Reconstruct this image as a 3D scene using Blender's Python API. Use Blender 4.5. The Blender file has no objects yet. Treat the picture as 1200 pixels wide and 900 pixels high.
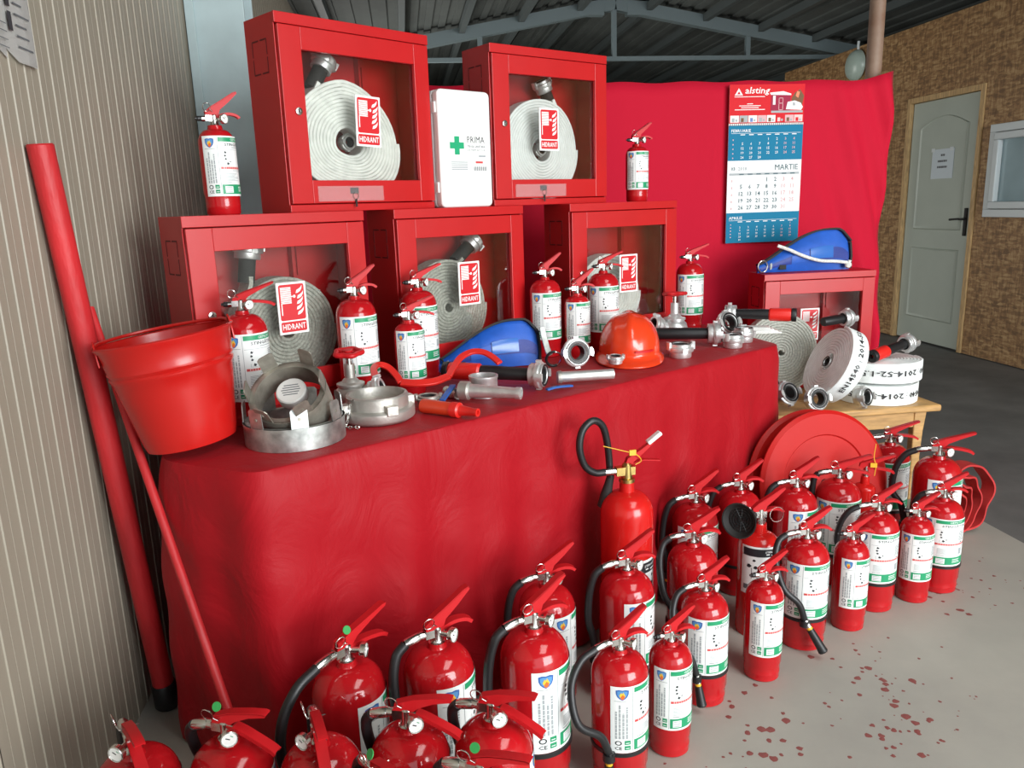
import bpy, math, random
from mathutils import Matrix, Vector
random.seed(7)
PI = math.pi
scene = bpy.context.scene
COL = scene.collection

# ---------------------------------------------------------------- camera
F = Vector((0.12488829, 0.96687097, -0.2226285))
R = Vector((0.99030501, -0.1352293, -0.03176497))
U = Vector((0.06081853, 0.21650305, 0.97438572))
CAM_H = 1.35
cam_data = bpy.data.cameras.new('camera')
cam_data.sensor_width = 36.0
cam_data.lens = 915.0 * 36.0 / 1200.0
cam_data.clip_start = 0.02
cam = bpy.data.objects.new('camera', cam_data)
COL.objects.link(cam)
m = Matrix.Identity(4)
for i in range(3):
    m[i][0], m[i][1], m[i][2] = R[i], U[i], -F[i]
m[0][3], m[1][3], m[2][3] = 0.0, 0.0, CAM_H
cam.matrix_world = m
scene.camera = cam

# ---------------------------------------------------------------- light
world = bpy.data.worlds.new('daylight')
scene.world = world
world.use_nodes = True
bg = world.node_tree.nodes['Background']
bg.inputs['Color'].default_value = (0.86, 0.94, 1.0, 1)
bg.inputs['Strength'].default_value = 2.0

def area(name, loc, aim, sx, sy, power, col=(1, 1, 1)):
    d = bpy.data.lights.new(name, 'AREA')
    d.shape = 'RECTANGLE'; d.size = sx; d.size_y = sy; d.energy = power; d.color = col
    o = bpy.data.objects.new(name, d); COL.objects.link(o)
    o.location = loc
    o.rotation_euler = (Vector(aim) - Vector(loc)).to_track_quat('-Z', 'Y').to_euler()
    return o
# daylight falling in through the open hall gate behind the photographer
area('gate_daylight', (3.9, -3.2, 1.8), (1.3, 3.0, 0.8), 3.4, 3.0, 440, (0.97, 0.99, 1.0))
# added overhead fill, no roof opening behind it, to brighten the table top
area('overhead_fill', (1.7, 0.0, 3.22), (1.7, 0.25, 0.0), 1.3, 2.4, 65, (0.97, 1.0, 0.98))
# unseen fill lamp added at the left to brighten the board wall
area('side_fill', (-.70, 8.2, 1.25), (4.6, 7.2, 1.2), 3.6, 2.3, 140, (1.0, 0.98, 0.94))
scene.view_settings.view_transform = 'Standard'
scene.view_settings.look = 'None'
scene.view_settings.gamma = 1.0
scene.view_settings.use_curve_mapping = False
scene.view_settings.exposure = 0.0

# ---------------------------------------------------------------- materials
MATS = {}
def mat(name, col, rough=0.5, metal=0.0, var=0.0, vscale=8.0, bump=0.0, bscale=60.0, coat=0.0, spec=0.5,
        stretch=None, sheen=0.0, alpha=1.0, col2=None, detail=4.0, rvar=0.0):
    mt = bpy.data.materials.new(name); mt.use_nodes = True
    nt = mt.node_tree; b = nt.nodes['Principled BSDF']
    b.inputs['Base Color'].default_value = (*col, 1)
    b.inputs['Roughness'].default_value = rough
    b.inputs['Metallic'].default_value = metal
    b.inputs['Specular IOR Level'].default_value = spec
    b.inputs['Coat Weight'].default_value = coat
    b.inputs['Coat Roughness'].default_value = 0.08
    if sheen:
        b.inputs['Sheen Weight'].default_value = sheen
        b.inputs['Sheen Roughness'].default_value = 0.4
        b.inputs['Sheen Tint'].default_value = (1, .45, .45, 1)
    if alpha < 1: b.inputs['Alpha'].default_value = alpha
    if var or bump or rvar:
        tc = nt.nodes.new('ShaderNodeTexCoord'); mp = nt.nodes.new('ShaderNodeMapping')
        nt.links.new(tc.outputs['Object'], mp.inputs['Vector'])
        if stretch: mp.inputs['Scale'].default_value = stretch
    if var:
        n = nt.nodes.new('ShaderNodeTexNoise'); n.inputs['Scale'].default_value = vscale; n.inputs['Detail'].default_value = detail
        nt.links.new(mp.outputs['Vector'], n.inputs['Vector'])
        r = nt.nodes.new('ShaderNodeValToRGB')
        c2 = col2 if col2 else tuple(max(0, c * (1 - var)) for c in col)
        c1 = col if col2 else tuple(min(1, c * (1 + var)) for c in col)
        r.color_ramp.elements[0].position = 0.3; r.color_ramp.elements[1].position = 0.7
        r.color_ramp.elements[0].color = (*c2, 1); r.color_ramp.elements[1].color = (*c1, 1)
        nt.links.new(n.outputs['Fac'], r.inputs['Fac']); nt.links.new(r.outputs['Color'], b.inputs['Base Color'])
    if rvar:
        n3 = nt.nodes.new('ShaderNodeTexNoise'); n3.inputs['Scale'].default_value = vscale * 1.7
        nt.links.new(mp.outputs['Vector'], n3.inputs['Vector'])
        mr = nt.nodes.new('ShaderNodeMapRange')
        mr.inputs['To Min'].default_value = max(0.02, rough - rvar); mr.inputs['To Max'].default_value = min(1, rough + rvar)
        nt.links.new(n3.outputs['Fac'], mr.inputs['Value']); nt.links.new(mr.outputs['Result'], b.inputs['Roughness'])
    if bump:
        n2 = nt.nodes.new('ShaderNodeTexNoise'); n2.inputs['Scale'].default_value = bscale; n2.inputs['Detail'].default_value = 3
        nt.links.new(mp.outputs['Vector'], n2.inputs['Vector'])
        bp = nt.nodes.new('ShaderNodeBump'); bp.inputs['Strength'].default_value = bump; bp.inputs['Distance'].default_value = 0.01
        nt.links.new(n2.outputs['Fac'], bp.inputs['Height']); nt.links.new(bp.outputs['Normal'], b.inputs['Normal'])
    MATS[name] = mt
    return mt

mat('red_enamel', (0.46, 0.008, 0.012), 0.11, 0, 0.06, 5, 0.02, 120, rvar=0.03)
mat('red_co2', (0.56, 0.012, 0.010), 0.18, 0, 0.05, 5)
mat('red_powder', (0.49, 0.010, 0.012), 0.33, 0, 0.04, 6, 0.02, 300, rvar=0.05)
mat('red_handle', (0.52, 0.010, 0.014), 0.45, spec=0.3)
mat('red_bucket', (0.50, 0.010, 0.008), 0.26, 0, 0.05, 6, 0.02, 30)
mat('red_reel', (0.50, 0.012, 0.010), 0.42, 0, 0.05, 3, 0.02, 40, spec=0.25)
mat('red_old_paint', (0.50, 0.018, 0.022), 0.5, 0, 0.35, 9, 0.25, 60, stretch=(1, 1, .3))
mat('red_wrench', (0.66, 0.02, 0.014), 0.38)
mat('red_plastic', (0.72, 0.022, 0.016), 0.35)
mat('orange_plastic', (0.66, 0.05, 0.014), 0.4)
mat('helmet_orange', (0.74, 0.05, 0.012), 0.2, 0, 0.04, 4, coat=0.4)
mat('red_hose', (0.48, 0.025, 0.025), 0.7, 0, 0.15, 14, 0.2, 200)
mat('black_rubber', (0.012, 0.012, 0.013), 0.42)
mat('black_matte', (0.016, 0.015, 0.014), 0.75)
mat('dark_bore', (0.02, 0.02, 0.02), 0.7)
mat('chrome', (0.62, 0.61, 0.58), 0.24, 1.0, 0.1, 30)
mat('aluminium', (0.72, 0.73, 0.72), 0.40, 0.75, 0.15, 25, 0.06, 90, rvar=0.08)
mat('aluminium_dull', (0.50, 0.48, 0.44), 0.45, 0.75, 0.25, 14, 0.1, 80)
mat('galvanised', (0.46, 0.48, 0.46), 0.42, 0.85, 0.35, 35, 0.05, 60, rvar=0.12)
mat('galvanised_worn', (0.34, 0.32, 0.27), 0.55, 0.75, 0.45, 18, 0.12, 50)
mat('brass', (0.55, 0.40, 0.14), 0.3, 1.0, 0.15, 30)
mat('wire', (0.70, 0.69, 0.66), 0.22, 1.0)
mat('gauge_white', (0.85, 0.85, 0.82), 0.25)
mat('white_hose', (0.88, 0.91, 0.86), 0.75, 0, 0.10, 30, 0.15, 240)
mat('white_hose_cool', (0.90, 0.94, 0.92), 0.7, 0, 0.06, 30, 0.12, 240)
mat('grey_hose', (0.50, 0.51, 0.45), 0.85, 0, 0.25, 120, 0.5, 260)
mat('hose_edge', (0.45, 0.42, 0.42), 0.8, 0, 0.2, 60)
mat('label_white', (0.84, 0.87, 0.85), 0.38)
mat('label_black', (0.02, 0.022, 0.026), 0.4)
mat('label_grey', (0.13, 0.14, 0.15), 0.5)
mat('label_light_grey', (0.36, 0.39, 0.40), 0.5)
mat('label_green', (0.016, 0.30, 0.13), 0.4)
mat('label_red', (0.62, 0.06, 0.06), 0.4)
mat('label_pink', (0.80, 0.50, 0.48), 0.4)
mat('label_blue', (0.04, 0.13, 0.42), 0.4)
mat('shield_blue', (0.10, 0.30, 0.60), 0.4)
mat('label_yellow', (0.85, 0.55, 0.05), 0.4)
mat('label_orange', (0.80, 0.16, 0.03), 0.4)
mat('slot_dark', (0.10, 0.003, 0.004), 0.6)
mat('sign_red', (0.62, 0.015, 0.022), 0.35)
mat('sign_white', (0.88, 0.88, 0.86), 0.6, spec=0.2)
mat('white_plastic', (0.88, 0.89, 0.87), 0.3)
mat('cross_green', (0.01, 0.36, 0.16), 0.4)
mat('blue_nylon', (0.012, 0.10, 0.50), 0.5, 0, 0.10, 20, 0.12, 300)
mat('blue_nylon_dark', (0.012, 0.035, 0.26), 0.45, 0, 0.1, 20, 0.2, 260)
mat('blue_vinyl', (0.025, 0.14, 0.50), 0.22)
mat('blue_lever', (0.02, 0.11, 0.40), 0.35)
mat('rope', (0.78, 0.77, 0.73), 0.85, 0, 0.2, 120, 0.4, 220)
mat('pine', (0.55, 0.32, 0.12), 0.45, 0, 0.25, 10, 0.05, 60, stretch=(1, 1, 6))
mat('pine_dull', (0.50, 0.33, 0.15), 0.6, 0, 0.3, 12, 0.05, 60, stretch=(8, 8, 1))
mat('door_paint', (0.42, 0.47, 0.41), 0.45, 0, 0.04, 3)
mat('pvc_white', (0.66, 0.72, 0.73), 0.3)
mat('window_glass', (0.30, 0.40, 0.43), 0.08, 0, 0.25, 1.5)
mat('steel_paint', (0.46, 0.57, 0.58), 0.45, 0, 0.10, 5, 0.05, 40)
mat('roof_steel', (0.17, 0.22, 0.23), 0.6)
mat('roof_dark', (0.07, 0.085, 0.085), 0.6)
mat('roof_sheet', (0.075, 0.085, 0.08), 0.75, 0, 0.35, 1.2)
mat('rust_pipe', (0.20, 0.10, 0.06), 0.6, 0, 0.4, 8, 0.15, 40, col2=(0.30, 0.21, 0.15))
mat('back_wall', (0.36, 0.37, 0.34), 0.8, 0, 0.3, 0.8)
mat('paper', (0.72, 0.71, 0.68), 0.7)
mat('paper_blue', (0.58, 0.66, 0.70), 0.5)
mat('ink', (0.04, 0.04, 0.045), 0.6)
mat('teal_print', (0.004, 0.19, 0.34), 0.6, spec=0.2)
mat('calendar_white', (0.85, 0.87, 0.86), 0.6, spec=0.2)
mat('calendar_red', (0.68, 0.012, 0.02), 0.6, spec=0.2)
mat('calendar_text', (0.07, 0.13, 0.15), 0.6, spec=0.2)
mat('calendar_pink', (0.75, 0.45, 0.46), 0.6, spec=0.2)
mat('photo_dark', (0.20, 0.10, 0.05), 0.6, spec=0.2)
mat('photo_grey', (0.42, 0.44, 0.45), 0.6, spec=0.2)
mat('photo_wine', (0.36, 0.02, 0.06), 0.6, spec=0.2)
mat('yellow_tag', (0.80, 0.45, 0.03), 0.4)
mat('green_tag', (0.03, 0.30, 0.07), 0.4)
mat('silver_print', (0.50, 0.51, 0.50), 0.4, 0.6)
mat('paint_drop', (0.24, 0.065, 0.058), 0.55)
mat('lamp_glass', (0.42, 0.52, 0.46), 0.3)
mat('clear_pouch', (0.85, 0.75, 0.75), 0.15, alpha=0.14)

def pane_material():
    mt = bpy.data.materials.new('cabinet_pane'); mt.use_nodes = True
    nt = mt.node_tree; nt.nodes.clear()
    out = nt.nodes.new('ShaderNodeOutputMaterial'); mix = nt.nodes.new('ShaderNodeMixShader')
    tr = nt.nodes.new('ShaderNodeBsdfTransparent'); tr.inputs['Color'].default_value = (0.93, 0.93, 0.92, 1)
    gl = nt.nodes.new('ShaderNodeBsdfGlossy'); gl.inputs['Roughness'].default_value = 0.06
    fr = nt.nodes.new('ShaderNodeFresnel'); fr.inputs['IOR'].default_value = 1.45
    nt.links.new(fr.outputs['Fac'], mix.inputs['Fac'])
    nt.links.new(tr.outputs['BSDF'], mix.inputs[1]); nt.links.new(gl.outputs['BSDF'], mix.inputs[2])
    nt.links.new(mix.outputs['Shader'], out.inputs['Surface'])
    MATS['cabinet_pane'] = mt
pane_material()

def cloth_material(name, col, rough, sheen, fold, fscale, stretch):
    mt = mat(name, col, rough, sheen=sheen, spec=0.22)
    nt = mt.node_tree; b = nt.nodes['Principled BSDF']
    tc = nt.nodes.new('ShaderNodeTexCoord'); mp = nt.nodes.new('ShaderNodeMapping')
    mp.inputs['Scale'].default_value = stretch
    nt.links.new(tc.outputs['Object'], mp.inputs['Vector'])
    n = nt.nodes.new('ShaderNodeTexNoise'); n.inputs['Scale'].default_value = fscale; n.inputs['Detail'].default_value = 5
    n.inputs['Distortion'].default_value = 1.2
    nt.links.new(mp.outputs['Vector'], n.inputs['Vector'])
    w = nt.nodes.new('ShaderNodeTexNoise'); w.inputs['Scale'].default_value = 900
    nt.links.new(tc.outputs['Object'], w.inputs['Vector'])
    b1 = nt.nodes.new('ShaderNodeBump'); b1.inputs['Strength'].default_value = fold; b1.inputs['Distance'].default_value = 0.03
    b2 = nt.nodes.new('ShaderNodeBump'); b2.inputs['Strength'].default_value = 0.12; b2.inputs['Distance'].default_value = 0.002
    nt.links.new(n.outputs['Fac'], b1.inputs['Height'])
    nt.links.new(w.outputs['Fac'], b2.inputs['Height']); nt.links.new(b1.outputs['Normal'], b2.inputs['Normal'])
    nt.links.new(b2.outputs['Normal'], b.inputs['Normal'])
cloth_material('red_satin', (0.36, 0.005, 0.011), 0.55, 0.04, 0.32, 6.0, (1, 1, 0.8))
cloth_material('red_backdrop', (0.56, 0.006, 0.030), 0.8, 0.1, 0.18, 3.0, (1, 1, 0.35))

def wall_panel_material():
    mt = mat('panel_beige', (0.36, 0.325, 0.265), 0.45)
    nt = mt.node_tree; b = nt.nodes['Principled BSDF']
    tc = nt.nodes.new('ShaderNodeTexCoord'); n = nt.nodes.new('ShaderNodeTexNoise')
    n.inputs['Scale'].default_value = 1.6; n.inputs['Detail'].default_value = 6
    nt.links.new(tc.outputs['Object'], n.inputs['Vector'])
    r = nt.nodes.new('ShaderNodeValToRGB')
    r.color_ramp.elements[0].color = (0.275, 0.245, 0.19, 1); r.color_ramp.elements[1].color = (0.37, 0.335, 0.265, 1)
    nt.links.new(n.outputs['Fac'], r.inputs['Fac']); nt.links.new(r.outputs['Color'], b.inputs['Base Color'])
wall_panel_material()
mat('panel_rib', (0.62, 0.60, 0.53), 0.4)
mat('panel_groove', (0.22, 0.17, 0.12), 0.6)

def osb_material():
    mt = mat('osb', (0.36, 0.21, 0.09), 0.6)
    nt = mt.node_tree; b = nt.nodes['Principled BSDF']
    tc = nt.nodes.new('ShaderNodeTexCoord')
    cols = []
    for k, (rot, sc) in enumerate([((0.5, 0, 0), (1, 11, 42)), ((-0.6, 0, 0), (1, 40, 11)), ((1.1, 0, 0), (1, 10, 36))]):
        mp = nt.nodes.new('ShaderNodeMapping'); mp.inputs['Rotation'].default_value = rot; mp.inputs['Scale'].default_value = sc
        nt.links.new(tc.outputs['Object'], mp.inputs['Vector'])
        v = nt.nodes.new('ShaderNodeTexVoronoi'); v.inputs['Scale'].default_value = 1.5
        nt.links.new(mp.outputs['Vector'], v.inputs['Vector'])
        s = nt.nodes.new('ShaderNodeSeparateColor'); nt.links.new(v.outputs['Color'], s.inputs['Color'])
        cols.append(s.outputs['Red'])
    a = nt.nodes.new('ShaderNodeMath'); a.operation = 'ADD'
    nt.links.new(cols[0], a.inputs[0]); nt.links.new(cols[1], a.inputs[1])
    a2 = nt.nodes.new('ShaderNodeMath'); a2.operation = 'ADD'
    nt.links.new(a.outputs[0], a2.inputs[0]); nt.links.new(cols[2], a2.inputs[1])
    d = nt.nodes.new('ShaderNodeMath'); d.operation = 'DIVIDE'; d.inputs[1].default_value = 3.0
    nt.links.new(a2.outputs[0], d.inputs[0])
    r = nt.nodes.new('ShaderNodeValToRGB')
    e = r.color_ramp.elements
    e[0].position = 0.2; e[0].color = (0.17, 0.09, 0.034, 1)
    e[1].position = 0.86; e[1].color = (0.48, 0.31, 0.14, 1)
    x = r.color_ramp.elements.new(0.5); x.color = (0.30, 0.160, 0.060, 1)
    nt.links.new(d.outputs[0], r.inputs['Fac']); nt.links.new(r.outputs['Color'], b.inputs['Base Color'])
    bp = nt.nodes.new('ShaderNodeBump'); bp.inputs['Strength'].default_value = 0.25; bp.inputs['Distance'].default_value = 0.004
    nt.links.new(d.outputs[0], bp.inputs['Height']); nt.links.new(bp.outputs['Normal'], b.inputs['Normal'])
osb_material()

def floor_material(name, c1, c2, scale, rough):
    mt = mat(name, c1, rough)
    nt = mt.node_tree; b = nt.nodes['Principled BSDF']
    tc = nt.nodes.new('ShaderNodeTexCoord')
    n = nt.nodes.new('ShaderNodeTexNoise'); n.inputs['Scale'].default_value = scale; n.inputs['Detail'].default_value = 8; n.inputs['Roughness'].default_value = 0.6
    nt.links.new(tc.outputs['Object'], n.inputs['Vector'])
    r = nt.nodes.new('ShaderNodeValToRGB')
    r.color_ramp.elements[0].position = 0.3; r.color_ramp.elements[0].color = (*c2, 1)
    r.color_ramp.elements[1].position = 0.7; r.color_ramp.elements[1].color = (*c1, 1)
    nt.links.new(n.outputs['Fac'], r.inputs['Fac']); nt.links.new(r.outputs['Color'], b.inputs['Base Color'])
    n2 = nt.nodes.new('ShaderNodeTexNoise'); n2.inputs['Scale'].default_value = 60
    nt.links.new(tc.outputs['Object'], n2.inputs['Vector'])
    bp = nt.nodes.new('ShaderNodeBump'); bp.inputs['Strength'].default_value = 0.12; bp.inputs['Distance'].default_value = 0.004
    nt.links.new(n2.outputs['Fac'], bp.inputs['Height']); nt.links.new(bp.outputs['Normal'], b.inputs['Normal'])
floor_material('concrete', (0.40, 0.385, 0.335), (0.32, 0.31, 0.275), 2.2, 0.5)
floor_material('asphalt', (0.17, 0.17, 0.162), (0.095, 0.095, 0.092), 2.5, 0.7)

# ---------------------------------------------------------------- geometry helpers
TXT = {}
def text_geo(s):
    if s in TXT: return TXT[s]
    cu = bpy.data.curves.new('t', 'FONT'); cu.body = s; cu.size = 1.0; cu.resolution_u = 1; cu.offset = 0.0 if 'M' in s else .012
    ob = bpy.data.objects.new('t', cu)
    me = bpy.data.meshes.new_from_object(ob)
    vs = [(v.co.x, v.co.y) for v in me.vertices]; fs = [tuple(p.vertices) for p in me.polygons]
    bpy.data.objects.remove(ob); bpy.data.curves.remove(cu); bpy.data.meshes.remove(me)
    x0 = min(v[0] for v in vs); x1 = max(v[0] for v in vs); y0 = min(v[1] for v in vs); y1 = max(v[1] for v in vs)
    TXT[s] = (vs, fs, x0, x1, y0, y1)
    return TXT[s]

def T(x, y, z): return Matrix.Translation((x, y, z))
def RX(d): return Matrix.Rotation(math.radians(d), 4, 'X')
def RY(d): return Matrix.Rotation(math.radians(d), 4, 'Y')
def RZ(d): return Matrix.Rotation(math.radians(d), 4, 'Z')
def along(p, q):
    """matrix with local z along p->q, origin p"""
    d = Vector(q) - Vector(p)
    return Matrix.Translation(p) @ d.to_track_quat('Z', 'Y').to_matrix().to_4x4()

def smooth_path(pts, n=6, closed=False):
    P = [Vector(p) for p in pts]; out = []; N = len(P)
    rng = N if closed else N - 1
    for i in range(rng):
        p0 = P[(i - 1) % N] if (closed or i > 0) else P[0] * 2 - P[1]
        p1 = P[i]; p2 = P[(i + 1) % N]
        p3 = P[(i + 2) % N] if (closed or i + 2 < N) else P[-1] * 2 - P[-2]
        for k in range(n):
            t = k / n
            out.append(0.5 * ((2 * p1) + (p2 - p0) * t + (2 * p0 - 5 * p1 + 4 * p2 - p3) * t * t + (3 * p1 - p0 - 3 * p2 + p3) * t ** 3))
    if not closed: out.append(P[-1])
    return out

class G:
    def __init__(s): s.v = []; s.f = []; s.m = []; s.mats = []
    def mi(s, name):
        if name not in s.mats: s.mats.append(name)
        return s.mats.index(name)
    def add(s, vs, fs, mt, M=None):
        o = len(s.v); i = s.mi(mt)
        for v in vs:
            v = Vector(v)
            s.v.append(M @ v if M is not None else v)
        for f in fs: s.f.append(tuple(o + k for k in f)); s.m.append(i)
        return s
    def box(s, x0, x1, y0, y1, z0, z1, mt, M=None):
        vs = [(x, y, z) for z in (z0, z1) for y in (y0, y1) for x in (x0, x1)]
        return s.add(vs, [(0, 2, 3, 1), (4, 5, 7, 6), (0, 1, 5, 4), (2, 6, 7, 3), (0, 4, 6, 2), (1, 3, 7, 5)], mt, M)
    def lathe(s, prof, n, mt, M=None):
        vs = []; fs = []; idx = []
        for r, z in prof:
            if r < 1e-6:
                idx.append([len(vs)]); vs.append((0, 0, z))
            else:
                idx.append(list(range(len(vs), len(vs) + n)))
                vs += [(r * math.cos(2 * PI * k / n), r * math.sin(2 * PI * k / n), z) for k in range(n)]
        for a, b in zip(idx, idx[1:]):
            for k in range(n):
                k2 = (k + 1) % n
                if len(a) == 1 and len(b) == 1: continue
                if len(a) == 1: fs.append((a[0], b[k2], b[k]))
                elif len(b) == 1: fs.append((a[k], a[k2], b[0]))
                else: fs.append((a[k], a[k2], b[k2], b[k]))
        return s.add(vs, fs, mt, M)
    def cyl(s, r, z0, z1, n, mt, M=None, c=0.0):
        if c: return s.lathe([(0, z0), (r - c, z0), (r, z0 + c), (r, z1 - c), (r - c, z1), (0, z1)], n, mt, M)
        return s.lathe([(0, z0), (r, z0), (r, z1), (0, z1)], n, mt, M)
    def tube(s, pts, r, n, mt, M=None, closed=False, prof=None, up=None):
        P = [Vector(p) for p in pts]; N = len(P); vs = []; fs = []
        prev = None
        for i in range(N):
            if closed: t = P[(i + 1) % N] - P[i - 1]
            else: t = P[min(i + 1, N - 1)] - P[max(i - 1, 0)]
            t.normalize()
            if up is not None:
                nrm = Vector(up) - t * t.dot(Vector(up)); nrm.normalize()
            elif prev is None:
                a = Vector((0, 0, 1)) if abs(t.z) < 0.9 else Vector((1, 0, 0))
                nrm = a - t * t.dot(a); nrm.normalize()
            else:
                nrm = prev - t * t.dot(prev); nrm.normalize()
            prev = nrm; bn = t.cross(nrm)
            rr = r[i] if isinstance(r, (list, tuple)) else r
            if prof:
                for a, b in prof: vs.append(P[i] + bn * a * (rr if rr else 1) + nrm * b * (rr if rr else 1))
            else:
                for k in range(n):
                    c = 2 * PI * k / n
                    vs.append(P[i] + bn * (rr * math.cos(c)) + nrm * (rr * math.sin(c)))
        n = len(prof) if prof else n
        for i in range(N if closed else N - 1):
            j = (i + 1) % N
            for k in range(n):
                k2 = (k + 1) % n
                fs.append((i * n + k, i * n + k2, j * n + k2, j * n + k))
        if not closed:
            fs.append(tuple(range(n - 1, -1, -1))); fs.append(tuple((N - 1) * n + k for k in range(n)))
        return s.add(vs, fs, mt, M)
    def bar(s, pts, w, t, mt, M=None, up=(0, 0, 1), closed=False):
        return s.tube(pts, 1, 4, mt, M, closed, [(-w / 2, -t / 2), (w / 2, -t / 2), (w / 2, t / 2), (-w / 2, t / 2)], up)
    def prism(s, poly, z0, z1, mt, M=None):
        n = len(poly)
        vs = [(x, y, z0) for x, y in poly] + [(x, y, z1) for x, y in poly]
        fs = [tuple(range(n - 1, -1, -1)), tuple(range(n, 2 * n))] + [(k, (k + 1) % n, n + (k + 1) % n, n + k) for k in range(n)]
        return s.add(vs, fs, mt, M)
    def flat(s, poly, mt, M=None, z=0.0):
        return s.add([(x, y, z) for x, y in poly], [tuple(range(len(poly)))], mt, M)
    def rect(s, x0, y0, x1, y1, mt, M=None, z=0.0, nx=1):
        if nx > 1 or (M is None and abs(x1 - x0) > .04): nx = max(nx, int(math.ceil(abs(x1 - x0) * 40)))
        for i in range(nx):
            a = x0 + (x1 - x0) * i / nx; b = x0 + (x1 - x0) * (i + 1) / nx
            s.flat([(a, y0), (b, y0), (b, y1), (a, y1)], mt, M, z)
        return s
    def text(s, st, x, y, h, mt, M=None, z=0.0, w=None, align='l', italic=0.0):
        vs, fs, x0, x1, y0, y1 = text_geo(st)
        k = h / (y1 - y0) if not w else None
        kx = (w / (x1 - x0)) if w else k; ky = h / (y1 - y0)
        ww = (x1 - x0) * kx
        ox = x - (ww / 2 if align == 'c' else ww if align == 'r' else 0)
        s.add([(ox + (a - x0) * kx + italic * (b - y0) * ky, y + (b - y0) * ky, z) for a, b in vs], fs, mt, M)
        return s
    def map(s, fn): s.v = [Vector(fn(v)) for v in s.v]; return s

MESH = {}
def mesh_of(g, name, ang=35):
    me = bpy.data.meshes.new(name)
    me.from_pydata([tuple(v) for v in g.v], [], g.f)
    for n in g.mats: me.materials.append(MATS[n])
    me.polygons.foreach_set('material_index', g.m)
    if ang:
        me.polygons.foreach_set('use_smooth', [True] * len(me.polygons))
        me.set_sharp_from_angle(angle=math.radians(ang))
    me.update()
    return me
def obj(name, g, parent=None, M=None, key=None, ang=35, bevel=0.0, kind=None, label=None):
    """g: a G or a callable building one (cached under key)"""
    if key is not None and key in MESH: me = MESH[key]
    else:
        if callable(g): g = g()
        me = mesh_of(g, name, ang)
        if key is not None: MESH[key] = me
    o = bpy.data.objects.new(name, me); COL.objects.link(o)
    if parent is not None: o.parent = parent
    if M is not None: o.matrix_local = M
    if bevel:
        md = o.modifiers.new('edge', 'BEVEL'); md.width = bevel; md.segments = 2; md.limit_method = 'ANGLE'; md.angle_limit = math.radians(40)
    if kind: o['kind'] = kind
    if label: o['label'] = label
    return o
def tag(o, label, cat, group=None):
    o['label'] = label; o['category'] = cat
    if group: o['group'] = group
    return o
def thing(name, label, cat, M, group=None):
    o = bpy.data.objects.new(name, None); COL.objects.link(o)
    o.empty_display_size = 0.05; o.matrix_world = M
    return tag(o, label, cat, group)
def struct(name, M=None):
    o = bpy.data.objects.new(name, None); COL.objects.link(o); o.empty_display_size = 0.05
    if M is not None: o.matrix_world = M
    o['kind'] = 'structure'
    return o

# ================================================================ SETTING
Y0, Y1 = -3.6, 20.0
XL, XR = -0.81, 5.65
RIDGE_X, EAVE, RIDGE_Z = 2.43, 3.0, 3.56
SLAB_X = 2.33
def st(o): o['kind'] = 'structure'; return o

g = G().box(XL - 0.1, SLAB_X, Y0, Y1, -0.15, 0.0, 'concrete')
st(obj('floor', g, bevel=0.006))
g = G().box(SLAB_X + 0.004, XR + 0.1, Y0, Y1, -0.16, -0.008, 'asphalt')
st(obj('floor_aisle', g))

# left wall of ribbed sandwich panels
wl = struct('wall_left', T(XL, 0, 0))
PITCH, NR = 0.0707, 14
def panel_geo():
    g = G(); prof = []
    for i in range(NR):
        y = i * PITCH
        prof += [(y, 0), (y + .033, 0), (y + .0338, -.0010), (y + .0346, 0), (y + .0685, 0), (y + .0705, .0026), (y + .0735, .0026), (y + .075, 0)]
    prof += [(NR * PITCH, 0), (NR * PITCH + .004, -.012), (NR * PITCH + .010, -.012)]
    n = len(prof)
    for a, b in zip(prof, prof[1:]):
        if abs(a[0] - b[0]) < 1e-6 and abs(a[1] - b[1]) < 1e-6: continue
        g.add([(a[1], a[0], 0), (b[1], b[0], 0), (b[1], b[0], EAVE + .02), (a[1], a[0], EAVE + .02)], [(0, 1, 2, 3)], 'panel_beige')
    g.box(-0.08, -0.013, 0, NR * PITCH + .010, 0, EAVE + .02, 'panel_beige')
    return g
PW = NR * PITCH + .010
k = 0
y = Y0
while y < Y1:
    obj('panel', panel_geo, wl, T(0, y, 0), key='wall_panel', ang=0)
    y += PW
# right hall wall, back wall
st(obj('wall_right', G().box(XR, XR + .1, Y0, Y1, 0, EAVE + .05, 'back_wall')))
g = G(); g.prism([(XL, 0), (XR, 0), (XR, EAVE), (RIDGE_X, RIDGE_Z + .05), (XL, EAVE)], 0, .1, 'back_wall', T(0, Y1 + .1, 0) @ RX(90))
st(obj('wall_back', g))
# roof sheets
g = G()
for (xa, za, xb, zb) in ((XL - .2, EAVE - .04, RIDGE_X, RIDGE_Z), (RIDGE_X, RIDGE_Z, XR + .2, EAVE - .04)):
    N = 46
    for i in range(N):
        t0, t1 = i / N, (i + 1) / N
        p = lambda t: (xa + (xb - xa) * t, za + (zb - za) * t)
        (x0, z0), (x1, z1) = p(t0), p(t1)
        d = 0.02 if i % 2 else 0.0
        g.add([(x0, Y0, z0 + d), (x1, Y0, z1 + d), (x1, Y1, z1 + d), (x0, Y1, z0 + d)], [(0, 1, 2, 3)], 'roof_sheet')
        g.add([(x1, Y0, z1), (x1, Y1, z1), (x1, Y1, z1 + .02), (x1, Y0, z1 + .02)], [(0, 1, 2, 3)], 'roof_sheet')
    g.box(min(xa, xb), max(xa, xb), Y0, Y1, 3.75, 3.8, 'roof_sheet')
st(obj('ceiling', g, ang=0))
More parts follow.
